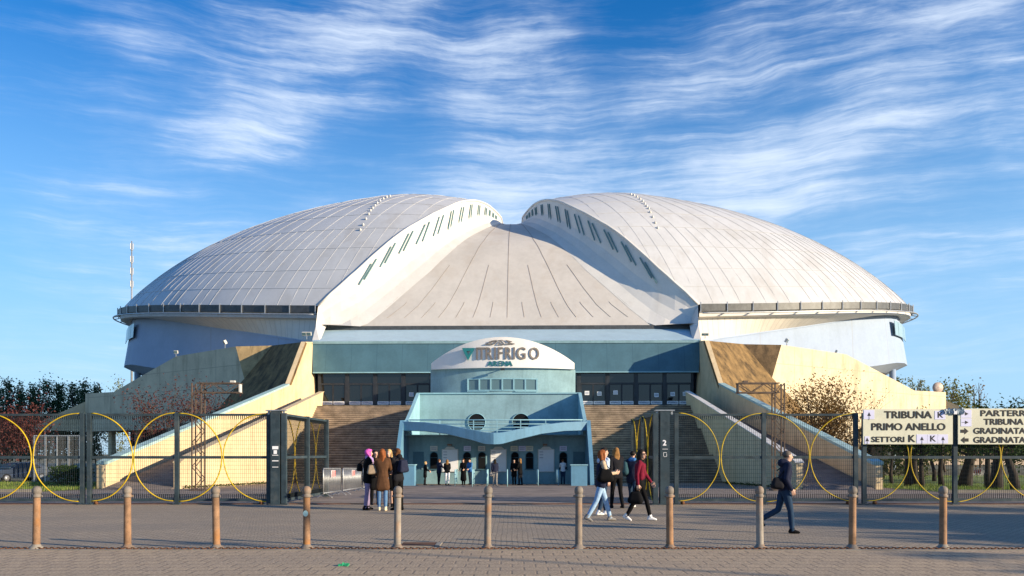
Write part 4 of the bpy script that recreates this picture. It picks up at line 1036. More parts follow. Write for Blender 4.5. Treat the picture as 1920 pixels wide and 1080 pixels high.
def flood(p, label, aim=(0, -1, -.4), n=1, sc_=1.0):
    t = thing('floodlight', p, label, 'floodlight', 'floodlights on the roof edges'); p = Vector(p); aim = Vector(aim).normalized()
    m = MB(); m.bar(p-Vector((0, 0, .1)), p+Vector((0, 0, .38*sc_)), .07); m.build('bracket', GALV, t)
    for k in range(n):
        c = p+Vector(((k-(n-1)/2)*.55*sc_, 0, .5*sc_)); rot = aim.to_track_quat('-Z', 'Y').to_matrix()
        m = MB(); m.box(c, (.50*sc_, .40*sc_, .24*sc_), rot=rot, mi=0); m.box(c+aim*.125*sc_, (.42*sc_, .32*sc_, .02), rot=rot, mi=1); m.build('lamp_head', [LAMPW, GLASS_B], t)
flood(P(575, 634, 73.0), 'pair of white floodlights on the peak of the shaded bastion', n=2, sc_=.8); flood(P(1322, 633, 74.6), 'pair of white floodlights on the peak of the sunlit bastion', n=2, sc_=.6)
flood(P(422, 651, 80.4), 'white floodlight at the corner of the grey outer wall', (-.8, -.5, -.5)); flood(P(330, 667, 86.6), 'small dark floodlight on the sloping top of the grey outer wall', (0, -1, -.2), 1, .8)
flood(P(1475, 648, 80.4), 'grey floodlight above the bronze bush on the cream outer wall', (.8, -.5, -.5)); flood(P(1568, 666, 86.6), 'small floodlight on the sloping top of the cream outer wall', (.8, -.4, -.4), 1, .8)
# telecom mast behind the arena
t = thing('telecom_mast', (P(247, 850, 150).x, 150, 0), 'thin telecom mast with antennas rising beyond the left roof shell', 'mast'); x = t.location.x
m = MB(); zt = CH+(HY-452)/F*150; m.tube([(x, 150, -1), (x, 150, zt*.6), (x, 150, zt)], [.24, .18, .11], 10); m.build('pole', GALV, t)
for zz in (zt-1, zt-3.4, zt-5.6, zt-8):
    m = MB()
    for k in range(3): a = k*2.09; m.box((x+.26*math.cos(a), 150+.26*math.sin(a), zz), (.12, .09, 1.1), a)
    m.lathe([(.28, -.7), (.28, -.66)], (x, 150, zz), 10); m.build('antenna', LAMPW, t)
# round mirror on a post at the far right
t = thing('round_dish', P(1757, 741, 97), 'small round pinkish dish on a post at the end of the cream wall', 'dish'); p = P(1757, 727, 97)
m = MB(); m.bar(P(1757, 745, 97), p, .12); m.build('post', GALV, t); m = MB(); m.lathe([(.02, .0), (.5, .06), (.66, .16), (.66, .18), (.02, .06)], (0, 0, 0), 20)
m.v = [tuple(p+Vector((v[0], -v[2], v[1]))) for v in m.v]; m.build('dish', M('pinkish dish', (.48, .38, .33), .5, .1, 4), t)
# ------------------------------------------------------------------ trees, shrubs, grass
def quads(name, C, N, size, mat, parent, rng, flat=0.0, asp=.55):
    """leaf sized faces at the points C, random turn"""
    n = len(C); u = rng.normal(size=(n, 3)); u /= np.linalg.norm(u, axis=1)[:, None]
    w_ = rng.normal(size=(n, 3)); w_ -= (w_*u).sum(1)[:, None]*u; w_ /= np.linalg.norm(w_, axis=1)[:, None]
    s = size*(.6+.8*rng.random(n))[:, None]
    V = np.stack([C-u*s, C+w_*s*asp, C+u*s, C-w_*s*asp], 1).reshape(-1, 3)
    base = np.array(parent['_base']) if parent is not None else np.zeros(3)
    V = V-base
    me = bpy.data.meshes.new(name); me.vertices.add(4*n); me.vertices.foreach_set('co', V.ravel().astype(np.float32))
    me.loops.add(4*n); me.loops.foreach_set('vertex_index', np.arange(4*n, dtype=np.int32))
    me.polygons.add(n); me.polygons.foreach_set('loop_start', np.arange(0, 4*n, 4, dtype=np.int32))
    me.update(calc_edges=True); me.validate(); me.materials.append(mat)
    o = bpy.data.objects.new(name, me); COL.objects.link(o)
    if parent is not None: o.parent = parent; o['_base'] = tuple(parent['_base'])
    return o
def tree(name, label, cat, p, h, w, kind, mat, bark, seed, leaves=2600, leaf=.16, group=None, trunk_r=None, lean=0):
    rng = np.random.default_rng(seed); rnd = random.Random(seed); p = Vector(p)
    t = thing(name, p, label, cat, group); m = MB(); tips = []
    tr = trunk_r or h*.022
    def limb(a, d, ln, r, depth):
        pts = [a]; dd = Vector(d).normalized()
        for k in range(4):
            dd = (dd+Vector((rnd.uniform(-.18, .18), rnd.uniform(-.18, .18), rnd.uniform(-.05, .14)))).normalized(); pts.append(pts[-1]+dd*ln/4)
        m.tube(pts, [r*(1-.19*k) for k in range(5)], 6 if depth == 0 else 4, 0)
        if depth > 0: tips.extend(pts[2:])
        return pts
    if kind == 'poplar':
        tp = limb(p, (lean, 0, 1), h*.97, tr, 0)
        for k in range(30):
            f_ = .10+.86*k/30; a = p.lerp(tp[-1], f_); an = rnd.uniform(0, 6.28); ln = w*.52*(math.sin(math.pi*min(.98, f_**.8))*.75+.28)*rnd.uniform(.7, 1.2)
            limb(a, (math.cos(an)*.55, math.sin(an)*.55, 1.0), ln*1.7, tr*.28, 1)
    elif kind == 'broad':
        tp = limb(p, (lean, 0, 1), h*.42, tr, 0)
        for k in range(15):
            an = k*2.4+rnd.uniform(-.4, .4); a = tp[2].lerp(tp[4], rnd.random()); el = rnd.uniform(.25, 1.5)
            q = limb(a, (math.cos(an), math.sin(an), el), w*.36*rnd.uniform(.8, 1.15)+(h*.16 if el > 1 else 0), tr*.5, 1)
            for j in range(3): limb(q[2+j % 3], (math.cos(an+rnd.uniform(-1, 1)), math.sin(an+rnd.uniform(-1, 1)), rnd.uniform(.1, 1.2)), w*.22*rnd.uniform(.7, 1.2), tr*.22, 1)
    elif kind == 'shrub':
        for k in range(16):
            an = k*2.4; q = limb(p+Vector((rnd.uniform(-.2, .2), rnd.uniform(-.2, .2), 0)), (math.cos(an)*.5*w/h, math.sin(an)*.5*w/h, 1), h*rnd.uniform(.62, .95), tr*.6, 1)
            for j in range(8): limb(q[1+j % 4], (math.cos(an+rnd.uniform(-1.4, 1.4))*.8, math.sin(an+rnd.uniform(-1.4, 1.4))*.8, .9), h*.30*rnd.uniform(.6, 1.2), tr*.30, 1)
    elif kind == 'pine':
        tp = limb(p, (lean, 0, 1), h*.9, tr, 0)
        for k in range(20):
            a = p.lerp(tp[-1], .55+.45*k/20); an = k*2.4; limb(a, (math.cos(an), math.sin(an), .35), w*.5*rnd.uniform(.6, 1.0), tr*.3, 1)
    m.build('trunk' if kind != 'shrub' else 'branches', bark, t)
    tips = np.array([tuple(v) for v in tips]); rad = {'poplar': w*.13, 'broad': w*.10, 'shrub': h*.075, 'pine': w*.10}[kind]
    # uneven clumps: some tips stay nearly bare so that the sky shows through
    wt = rng.random(len(tips))**1.6+.03; wt /= wt.sum()
    if kind == 'poplar':
        nc = 200; fz = .10+.9*rng.random(nc)**.9; pr = w*.5*np.sin(np.pi*np.clip(fz, 0, 1)**.75)**.8*(.45+.8*rng.random(nc)); an = rng.uniform(0, 6.283, nc)
        rr = pr*np.sqrt(rng.random(nc)); tips = np.stack([p.x+lean*h*fz+rr*np.cos(an), p.y+rr*np.sin(an), p.z+h*fz*.99], 1); wt = rng.random(nc)**.9*(pr+.1*w)+.01*w; wt /= wt.sum()
    C = tips[rng.choice(len(tips), leaves, p=wt)]+rng.normal(size=(leaves, 3))*rad*(.5+rng.random((leaves, 1)))
    C = C[C[:, 2] > p.z+.05*h]
    quads('crown', C, None, leaf, mat, t, rng)
    return t
def ground_at(px, d): return Vector(((px-960)/F*d, d, gz(min(d, 56))))
def tree_px(name, label, cat, px, d, top, wpx, kind, mat, bark, seed, **k):
    p = ground_at(px, d); h = CH+(HY-top)/F*d-p.z; return tree(name, label, cat, p, h, wpx/F*d, kind, mat, bark, seed, **k)
GP = 'poplars beyond the left fence'
for i, (px, top, wp, d, l) in enumerate([(-14, 716, 46, 118, 'dark poplar at the left picture edge, cut by it'), (15, 713, 34, 121, 'slim dark poplar just right of the leftmost one'), (38, 716, 22, 124, 'narrowest dark poplar, with sky on both sides'),
        (62, 722, 36, 119, 'dark poplar left of the tallest one'), (87, 712, 44, 122, 'tallest and densest dark poplar of the left row'), (112, 719, 36, 118, 'dark poplar just right of the tallest one'),
        (136, 722, 36, 123, 'dark poplar in the right half of the left row'), (158, 718, 30, 126, 'dark poplar beside the end of the grey wall'), (181, 721, 26, 128, 'rightmost dark poplar, rising behind the grey wall')]):
    tree_px('poplar_tree', l, 'tree', px, d+(i*37 % 11), top, wp*1.15, 'poplar', LEAF_POP, BARKD, 20+i, leaves=4600, leaf=.17, group=GP, trunk_r=.16)
tree_px('poplar_tree', 'faint pale treetop behind the sloping top of the grey wall', 'tree', 222, 175, 711, 36, 'poplar', LEAF_YG, BARK, 31, leaves=1500, leaf=.2, trunk_r=.2)
GR = 'pale spring trees beyond the cream wall'
for i, (px, top, wp, d, mt, k, l) in enumerate([(1684, 703, 24, 140, LEAF_YG, 'poplar', 'thin pale tree nearest the hanging corner of the arena'), (1708, 705, 30, 138, LEAF_YG, 'poplar', 'pale poplar second from the arena corner, above the cream wall'), (1727, 712, 18, 142, LEAF_YG, 'poplar', 'slim pale poplar left of the round dish'),
        (1738, 722, 16, 146, LEAF_YG, 'poplar', 'smallest pale poplar just left of the round dish'), (1768, 716, 34, 104, LEAF_YG, 'poplar', 'pale tree just right of the round dish'), (1790, 714, 38, 106, LEAF_YG, 'poplar', 'tallest pale tree above the gap between the cream signs'), (1815, 722, 34, 108, LEAF_YG, 'poplar', 'sparse pale tree left of the big dark tree'),
        (1772, 742, 60, 90, LEAF_YG, 'broad', 'low yellow green tree behind the cream sign')]):
    tree_px('spring_tree', l, 'tree', px, d, top, wp*1.2, k, mt, BARK, 50+i, leaves=1900, leaf=.17, group=GR, trunk_r=.14)
tree_px('bare_tree', 'almost bare thin tree with upright twigs left of the dark tree', 'tree', 1838, 80, 712, 44, 'poplar', LEAF_BR, BARK, 61, leaves=260, leaf=.12, trunk_r=.09)
tree_px('broadleaf_tree', 'big dark green tree above the GRADINATA sign', 'tree', 1893, 52, 698, 112, 'broad', LEAF_DK, BARKD, 62, leaves=9000, leaf=.10, trunk_r=.17)
tree_px('broadleaf_tree', 'dark green tree cut by the right picture edge, taller than its neighbour', 'tree', 1958, 55, 676, 120, 'broad', LEAF_DK, BARKD, 63, leaves=8000, leaf=.10, trunk_r=.2)
tree_px('plum_tree', 'plum red tree at the left edge behind the fence', 'tree', 12, 62, 748, 150, 'broad', LEAF_PL, BARKD, 64, leaves=5200, leaf=.10, trunk_r=.12)
tree_px('plum_shrub', 'plum red shrub before the grey wall, left of the gantry', 'shrub', 306, 64, 737, 78, 'shrub', LEAF_PL, BARK, 65, leaves=3800, leaf=.085, group='plum red shrubs before the grey wall', trunk_r=.07)
tree_px('plum_shrub', 'plum red shrub before the grey wall, right behind the gantry', 'shrub', 374, 66, 746, 44, 'shrub', LEAF_PL, BARK, 66, leaves=3000, leaf=.085, group='plum red shrubs before the grey wall', trunk_r=.06)
tree_px('bronze_bush', 'big bronze budding bush before the sunlit cream wall', 'shrub', 1540, 58, 742, 82, 'shrub', LEAF_BR, BARKD, 67, leaves=9500, leaf=.085, trunk_r=.10)
tree_px('bronze_bush', 'small bronze sprig of a bush beside the left cream sign', 'shrub', 1615, 56, 752, 26, 'shrub', LEAF_BR, BARKD, 68, leaves=900, leaf=.07, trunk_r=.04)
GT = 'dark pines on the grass behind the right fence'
for i, (px, d, r_, l) in enumerate([(1672, 52, .13, 'thin reddish pine trunk nearest the ramp end'), (1703, 47, .24, 'pine trunk behind the first yellow ring crossing of the right fence'), (1717, 50, .24, 'broad grey pine trunk beneath the settori sign'), (1729, 46, .17, 'slim black pine trunk beneath the settori sign'),
        (1752, 56, .16, 'far slim pine trunk beneath the right end of the settori sign'), (1766, 48, .18, 'black pine trunk just left of the fence post between the signs'), (1808, 46, .42, 'thickest dark pine trunk just right of the post between the signs'), (1853, 43, .20, 'pine trunk left of the second ring crossing of the right fence'), (1868, 40, .34, 'pine trunk right behind the second ring crossing'), (1905, 38, .24, 'pine trunk nearest the right picture edge')]):
    # crowns stay behind the signs: these are young trees with their heads cut low
    p = ground_at(px, d); tree('pine_tree', l, 'tree', p, 3.6, 2.6, 'pine', LEAF_DK, BARKD, 80+i, leaves=900, leaf=.09, group=GT, trunk_r=r_)
# hedges
def hedge(px0, px1, d, z0, z1, dep, label, mat, seed):
    rng = np.random.default_rng(seed); a, b = ground_at(px0, d), ground_at(px1, d); n = int(abs(b.x-a.x)*dep*420)
    t = thing('hedge', (a+b)/2, label, 'hedge')
    C = np.stack([rng.uniform(a.x, b.x, n), d+rng.uniform(0, dep, n), a.z+z0+(z1-z0)*rng.random(n)**.7*(.92+.08*rng.random(n))], 1)
    C[:, 2] += .08*np.sin(C[:, 0]*3)+.05*np.sin(C[:, 0]*7.3)
    quads('foliage', C, None, .085, mat, t, rng)
    m = MB(); 
    for k in range(int(abs(b.x-a.x)/.6)): x = min(a.x, b.x)+.3+k*.6; m.tube([(x, d+dep/2, a.z), (x+.05, d+dep/2, a.z+z1*.8)], [.03, .015], 5)
    m.build('stems', BARKD, t); return t
hedge(1612, 1722, 62, .3, 1.75, 1.2, 'clipped olive green hedge behind the pine trunks', LEAF_HG, 1)
hedge(1727, 1748, 60, .2, 1.75, 1.2, 'round bright green bush between two pine trunks', LEAF_HG, 2)
hedge(88, 152, 47, 0, 1.2, 1.6, 'low dark hedge before the grey undercroft', LEAF_DK, 3)
# far pale building seen below the signs
t = thing('far_building', ground_at(1810, 150), 'long pale building far behind the dark trees, seen below the signs', 'building'); p = Vector(t.location)
m = MB(); m.box(p+Vector((2, 3, 2.4)), (46, 6, 5.6)); m.build('wall', M('pale peach wall', (.62, .48, .36), .8, .1, .5), t)
m = MB(); m.box(p+Vector((2, 3, 5.35)), (47, 7, .3)); m.build('roof', KERB, t)
for k in range(9): m = MB(); m.box(p+Vector((-19+k*5, -.06, 3.0)), (1.6, .12, 1.5)); m.build('window', GLASS, t)
# grass
def grass(name, poly, n, seed, mat, leafm, dry=None):
    m = MB(); m.poly(poly); g = tag(m.build(name+'_ground', mat), kind='structure')
    rng = np.random.default_rng(seed); xs = np.array([p[0] for p in poly]); ys = np.array([p[1] for p in poly])
    X = rng.uniform(xs.min(), xs.max(), n*2); Y = ys.min()+(ys.max()-ys.min())*rng.random(n*2)**1.6
    ok = np.zeros(len(X), bool); j = len(xs)-1
    for i in range(len(xs)):
        c = ((ys[i] > Y) != (ys[j] > Y)) & (X < (xs[j]-xs[i])*(Y-ys[i])/(ys[j]-ys[i]+1e-9)+xs[i]); ok ^= c; j = i
    X, Y = X[ok], Y[ok]; Z = np.array([gz(min(56, y)) for y in Y])+.02
    n = len(X); h = .07+.13*rng.random(n); an = rng.uniform(0, math.pi, n); w_ = .02
    V = np.stack([np.stack([X-w_*np.cos(an), Y-w_*np.sin(an), Z], 1), np.stack([X+w_*np.cos(an), Y+w_*np.sin(an), Z], 1), np.stack([X+rng.normal(0, .05, n), Y+rng.normal(0, .05, n), Z+h], 1)], 1).reshape(-1, 3)
    me = bpy.data.meshes.new(name); me.from_pydata(V.tolist(), [], np.arange(3*n).reshape(-1, 3).tolist()); me.materials.append(leafm)
    o = bpy.data.objects.new(name, me); COL.objects.link(o)
    return tag(o, kind='stuff')
def gp(px, d, dz=.012): v = ground_at(px, d); return (v.x, v.y, v.z+dz)
G1 = [(13.8+6, 36.5, gz(36.5)+.012), (46, 34, gz(34)+.012), (70, 75, gz(56)+.012), (21.5, 75, gz(56)+.012), (20.9, 46, gz(46)+.012)]
tag(grass('lawn_grass', G1, 26000, 1, GRASSM, BLADE), 'green grass bank behind the right fence', 'grass')
G2 = [(-60, 36.5, gz(36.5)+.012), (-22, 37.5, gz(37.5)+.012), (-21.6, 46, gz(46)+.012), (-24, 58, gz(56)+.012), (-60, 58, gz(56)+.012)]
tag(grass('dry_grass', G2, 24000, 2, GRASSD, BLADE), 'sunlit grass strip behind the left fence', 'grass')
rng = np.random.default_rng(5); n = 2600; Y = rng.uniform(39, 47, n); X = rng.uniform(-40, -25, n)
o = quads('fallen_leaves', np.stack([X, Y, np.array([gz(y) for y in Y])+.04], 1), None, .06, DRYLEAF, None, rng); tag(o, 'pale dry leaves scattered on the grass behind the left fence', 'leaves', kind='stuff')
for nm, q in (('kerb', [(-60, 36.3), (-22, 37.3)]), ('kerb', [(19.8, 36.3), (46, 33.8)])):
    m = MB(); a, b = (Vector((x, y, gz(y)+.05)) for x, y in q); m.bar(a, b, .16, .16); tag(m.build(nm, KERB), kind='structure')
# weeds along the foot of the ramp wall
rng = np.random.default_rng(8); n = 1500; Y = rng.uniform(42, 57, n); s_ = rng.choice([-1, 1], n)
pts = np.array([tuple(L(sg*(16.08-abs(rng.normal(0, .10))), y, gz(y)+.05+abs(rng.normal(0, .05)))) for sg, y in zip(s_, Y)])
o = quads('weeds', pts, None, .05, LEAF_HG, None, rng); tag(o, 'weeds along the foot of the ramp parapets', 'weeds', kind='stuff')
# trees and a lamp to the right of the camera, whose long shadows lie across the paving
for i, (a_, w_, h, wd, l) in enumerate([(33, 16.6, 10.8, 5.2, 'street tree beyond the right edge of the view, nearest the bollards'), (36, 20.8, 12.8, 6.6, 'street tree beyond the right edge of the view, middle of three'), (35, 24.8, 12.0, 6.0, 'street tree beyond the right edge of the view, nearest the fence')]):
    ux, uy = sd.x/math.hypot(sd.x, sd.y), sd.y/math.hypot(sd.x, sd.y); p = Vector((ux*a_-uy*w_, uy*a_+ux*w_, 0))
    tree('street_tree', l, 'tree', p, h, wd, 'broad', LEAF_DK, BARK, 120+i, leaves=15000, leaf=.27, group='street trees beside the plaza')
p = Vector((ux*26-uy*11.3, uy*26+ux*11.3, 0)); t = thing('street_lamp', p, 'tall grey street lamp beyond the right edge of the view', 'street lamp')
m = MB(); m.tube([p, p+Vector((0, 0, 5)), p+Vector((0, 0, 9.4))], [.09, .07, .05], 10); m.build('pole', GALV, t); m = MB(); m.box(p+Vector((-.5, 0, 9.45)), (1.2, .3, .12)); m.build('lamp_head', LAMPW, t)
# pale mesh enclosure by the undercroft, left
t = thing('mesh_enclosure', ground_at(120, 58), 'pale grey mesh enclosure with thin posts beside the undercroft', 'enclosure'); z1 = CH+(HY-817)/F*58; zb = gz(58)
A_0, B_0 = ground_at(64, 58), ground_at(150, 58)
m = MB(); grating(m, A_0, B_0, zb+.1, z1); m.build('mesh_panel', GALV, t); m = MB(); m.bar((A_0.x, 58, z1), (B_0.x, 58, z1), .08); m.build('rail', GALV, t)
for k in range(5): q = A_0.lerp(B_0, k/4); m = MB(); m.bar(q, (q.x, 58, z1), .10); m.build('post', GALV, t)
# parked car
def car(p, rz, label):
    t = thing('parked_car', p, label, 'car'); p = Vector(p); mt = Matrix.Translation(p) @ Matrix.Rotation(rz, 4, 'Z')
    T = lambda x, y, z: mt @ Vector((x, y, z))
    prof = [(-2.1, .35), (-2.15, .7), (-1.95, .88), (-1.0, .98), (-.35, 1.42), (.9, 1.47), (1.75, 1.1), (2.1, .95), (2.1, .35)]
    m = MB(); wid = lambda z: .86 if z < 1.0 else .86-.22*(z-1.0)/.47
    rows = [[T(w*wid(z), x, z) for x, z in prof] for w in (-1, -.92, .92, 1)]
    rows[0] = [T(-wid(z)*1.0, x*.985, z) for x, z in prof]; rows[3] = [T(wid(z)*1.0, x*.985, z) for x, z in prof]
    for a, b in zip(rows[:-1], rows[1:]):
        for k in range(len(prof)-1): m.add([a[k], b[k], b[k+1], a[k+1]], [(0, 1, 2, 3)])
    m.poly(rows[0]); m.poly(rows[-1][::-1]); m.poly([rows[0][0], rows[0][-1], rows[-1][-1], rows[-1][0]]); m.build('body', M('dark blue car paint', (.03, .045, .08), .25, .1, 5, spec=.6), t)
    m = MB(); m.slab([T(-.66, -1.0, 1.01), T(.66, -1.0, 1.01), T(.58, -.40, 1.40), T(-.58, -.40, 1.40)], T(0, -.012, .012)-T(0, 0, 0)); m.build('windscreen', GLASS_B, t)
    for s_ in (-1, 1):
        m = MB(); m.slab([T(s_*.865, -.85, 1.0), T(s_*.865, 1.3, 1.02), T(s_*.68, .85, 1.40), T(s_*.69, -.33, 1.38)], T(s_*.01, 0, .01)-T(0, 0, 0)); m.build('side_window', GLASS, t)
        m = MB(); m.box(T(s_*.62, -2.10, .68), (.40, .10, .16), rz); m.build('headlight', LAMPW, t)
        for y in (-1.3, 1.3): m = MB(); m.tube([T(s_*.70, y, .32), T(s_*.90, y, .32)], .32, 16); w_ = m.build('wheel', INK, t); m = MB(); m.tube([T(s_*.89, y, .32), T(s_*.915, y, .32)], .2, 12); m.build('rim', GALV, w_)
    m = MB(); m.box(T(0, -2.14, .48), (.9, .06, .12), rz); m.build('grille', INK, t); m = MB(); m.box(T(0, -2.18, .60), (.5, .02, .11), rz); m.build('number_plate', PAPER, t)
car(ground_at(33, 60), R(-28), 'dark blue hatchback parked behind the left fence')
# ------------------------------------------------------------------ people
def cmat(name, col, rough=.85, var=.14): return M(name, col, rough, var, 14, .15, spec=.10)
HAIRM = {k: cmat('hair '+k, c, .55, .25) for k, c in dict(pink=(.62, .10, .42), brown=(.11, .048, .02), auburn=(.22, .07, .022), dark=(.018, .014, .012), blonde=(.50, .33, .14), grey=(.10, .085, .075), honey=(.25, .13, .045)).items()}
CL = {k: cmat('cloth '+k, c) for k, c in dict(black=(.006, .006, .007), charcoal=(.014, .014, .018), brown=(.085, .042, .022), navy=(.018, .022, .045), burgundy=(.16, .012, .03), sand=(.52, .39, .27), denim=(.10, .19, .33), lightdenim=(.30, .44, .62), darkdenim=(.022, .045, .085), lavender=(.25, .20, .33), white=(.72, .72, .74), cream=(.62, .53, .38), blue=(.05, .16, .38), grey=(.22, .21, .20), taupe=(.26, .20, .145), teal=(.03, .075, .095), scarf=(.42, .30, .60), paleblue=(.42, .52, .66)).items()}
LIPS = cmat('lips', (.35, .09, .08)); EYE = cmat('eye', (.015, .012, .012), .2)
def hull(bm_list, spheres, n=10):
    bm = bmesh.new()
    for p, r in spheres:
        rr = (r, r, r) if not isinstance(r, tuple) else r
        g = bmesh.ops.create_icosphere(bm, subdivisions=2, radius=1.0)
        for v in g['verts']: v.co = Vector((v.co.x*rr[0]+p[0], v.co.y*rr[1]+p[1], v.co.z*rr[2]+p[2]))
    r_ = bmesh.ops.convex_hull(bm, input=bm.verts)
    bmesh.ops.delete(bm, geom=list({e for e in r_['geom_interior']+r_['geom_unused'] if isinstance(e, bmesh.types.BMVert)}), context='VERTS')
    base = len(bm_list[0]); bm.verts.index_update()
    bm_list[0] += [tuple(v.co) for v in bm.verts]; bm_list[1] += [tuple(base+v.index for v in f.verts) for f in bm.faces]; bm.free()
def fuse(prims, voxel):
    """one continuous skin grown round the hulls"""
    vf = [[], []]
    for pr in prims: hull(vf, pr)
    me = bpy.data.meshes.new('f'); me.from_pydata(vf[0], [], vf[1]); o = bpy.data.objects.new('f', me); COL.objects.link(o)
    md = o.modifiers.new('r', 'REMESH'); md.mode = 'VOXEL'; md.voxel_size = voxel
    sm = o.modifiers.new('s', 'SMOOTH'); sm.factor = .5; sm.iterations = 2
    bpy.context.view_layer.update()
    m2 = bpy.data.meshes.new_from_object(o.evaluated_get(bpy.context.evaluated_depsgraph_get()))
    V = np.array([tuple(v.co) for v in m2.vertices]); Fc = [tuple(p.vertices) for p in m2.polygons]
    bpy.data.objects.remove(o); bpy.data.meshes.remove(me); bpy.data.meshes.remove(m2)
    return V, Fc
def seg_dist(C, pr):
    best = np.full(len(C), 9.0)
    for i in range(len(pr)):
        a, ra = np.array(pr[i][0], float), (max(pr[i][1]) if isinstance(pr[i][1], tuple) else pr[i][1])
        b, rb = (np.array(pr[(i+1) % len(pr)][0], float), (max(pr[(i+1) % len(pr)][1]) if isinstance(pr[(i+1) % len(pr)][1], tuple) else pr[(i+1) % len(pr)][1]))
        ab = b-a; t = np.clip(((C-a)@ab)/max(1e-9, ab@ab), 0, 1)
        best = np.minimum(best, np.linalg.norm(C-a-t[:, None]*ab, axis=1)-(ra+(rb-ra)*t))
    return best
HANDS = {}
def hand_mesh(fine):
    """right hand hanging down: palm and five fingers of unequal length, slightly curled; wrist at the origin, palm side to -x"""
    if fine in HANDS: return HANDS[fine]
    pr = [[((0, 0, .01), .024), ((0, .026, -.075), .017), ((0, -.030, -.078), .017), ((0, .012, -.09), .016)]]
    for y, ln, r in ((.033, .070, .0095), (.012, .080, .0098), (-.010, .074, .0095), (-.031, .058, .0085)):
        a = Vector((0, y, -.085)); b = a+Vector((-.006, y*.08, -ln*.42)); c = b+Vector((-.016, y*.04, -ln*.30)); d = c+Vector((-.022, 0, -ln*.18))
        pr += [[(a, r*1.08), (b, r)], [(b, r), (c, r*.93)], [(c, r*.93), (d, r*.80)]]
    a = Vector((-.004, .026, -.022)); b = Vector((-.018, .055, -.058)); c = Vector((-.030, .062, -.088)); pr += [[(a, .014), (b, .0115)], [(b, .0115), (c, .0095)]]
    HANDS[fine] = fuse(pr, .0042 if fine else .0065); return HANDS[fine]
def person(label, p, head, H, outfit, pose, hair, near=True, group=None):
    """outfit: torso, sleeves, legs, shoes material names, coat=(material, hem height) ; pose: leg and arm angles in degrees"""
    k = H/1.70; vox = .0125 if near else .022
    g = lambda *v: Vector(v)*k
    t = thing('person', p, label, 'person', group)
    base = Vector(p); rot = Matrix.Rotation(head, 3, 'Z')        # local +y is where the person faces
    fwd = lambda a: Vector((0, math.sin(R(a)), -math.cos(R(a))))
    hipw, J = .088*k, {}
    hl, hr = pose.get('L', (0, 0)), pose.get('R', (0, 0))
    for s_, (th, kn) in ((-1, hl), (1, hr)):
        hip = Vector((s_*hipw, 0, 0)); knee = hip+fwd(th)*.43*k; ank = knee+fwd(th-kn)*.41*k
        J[s_] = (hip, knee, ank, th-kn)
    low = min(J[s_][2].z-(.035*k if abs(J[s_][3]) > 25 else 0) for s_ in (-1, 1)); pz = -low+.075*k
    for s_ in (-1, 1): J[s_] = tuple(v+Vector((0, 0, pz)) for v in J[s_][:3])+(J[s_][3],)
    ln = R(pose.get('lean', 2)); up = Vector((0, math.sin(ln), math.cos(ln)))
    wst = Vector((0, 0, pz))+up*.20*k; ch = Vector((0, 0, pz))+up*.40*k; nk = Vector((0, 0, pz))+up*.56*k; hd = nk+up*.13*k+Vector((0, .018*k, 0))
    shw = pose.get('sh', .165)*k; fat = outfit.get('fat', 1.0)
    parts = {'legs': [], 'torso': [], 'sleeves': [], 'skin': [], 'shoes': [], 'hands': []}
    for s_ in (-1, 1):
        hip, knee, ank, sa = J[s_]; lr = outfit.get('leg', 1.0)*1.07
        parts['legs'] += [[(hip, .088*k*lr), (hip*.5+knee*.5, .075*k*lr), (knee, .056*k*lr)], [(knee, .056*k*lr), (knee*.55+ank*.45, .056*k*lr), (ank, .043*k*lr)]]
        if outfit.get('bare'): parts['skin'].append(parts['legs'].pop())
        # foot: toes forward, tipped with the shank when the leg trails
        tip = 0 if abs(sa) < 25 else sa*.75; f = Vector((s_*.12, math.cos(R(tip)), math.sin(R(tip)))).normalized(); dn = Vector((0, math.sin(R(tip)), -math.cos(R(tip))))
        heel = ank+dn*.038*k-f*.045*k; toe = ank+dn*.050*k+f*.135*k
        parts['shoes'] += [[(heel, .038*k), (ank+dn*.03*k+f*.05*k, .040*k), (toe, .027*k)], [(ank+Vector((0, 0, .03*k)), .047*k), (heel, .036*k)]]
    parts['legs'].append([(Vector((s_*.075*k, 0, pz+.0)), .10*k) for s_ in (-1, 1)]+[(wst, (.125*k*fat, .09*k*fat, .08*k))])
    parts['torso'] += [[(Vector((-.08*k, 0, pz+.03*k)), .095*k*fat), (Vector((.08*k, 0, pz+.03*k)), .095*k*fat), (wst, (.135*k*fat, .10*k*fat, .10*k))],
                       [(wst, (.135*k*fat, .10*k*fat, .10*k)), (ch+Vector((-.06*k, 0, 0)), .105*k*fat), (ch+Vector((.06*k, 0, 0)), .105*k*fat)],
                       [(ch+Vector((-.06*k, 0, 0)), .105*k*fat), (ch+Vector((.06*k, 0, 0)), .105*k*fat), (nk-up*.045*k+Vector((-shw*.82, 0, 0)), .058*k*fat), (nk-up*.045*k+Vector((shw*.82, 0, 0)), .058*k*fat), (nk-up*.01*k, .062*k)]]
    parts['skin'] += [[(nk-up*.02*k, .052*k), (hd-up*.05*k, .052*k)]]
    # head: skull, face, jaw, nose, ears
    tu = R(pose.get('turn', 0)); hrot = Matrix.Rotation(-tu, 3, 'Z'); hp = lambda x, y, z: hd+hrot @ (Vector((x, y, z))*k)
    parts['skin'] += [[(hp(0, -.018, .045), (.074*k, .088*k, .080*k)), (hp(0, .03, .02), .064*k)], [(hp(0, .03, .02), .064*k), (hp(0, .052, -.062), .034*k), (hp(0, .0, -.05), .05*k)], [(hp(0, .092, .022), .010*k), (hp(0, .112, -.012), .015*k), (hp(0, .09, -.01), .018*k)]]
    for s_ in (-1, 1): parts['skin'].append([(hp(s_*.076, -.005, .012), .013*k), (hp(s_*.078, -.014, .032), .014*k)])
    hands = []
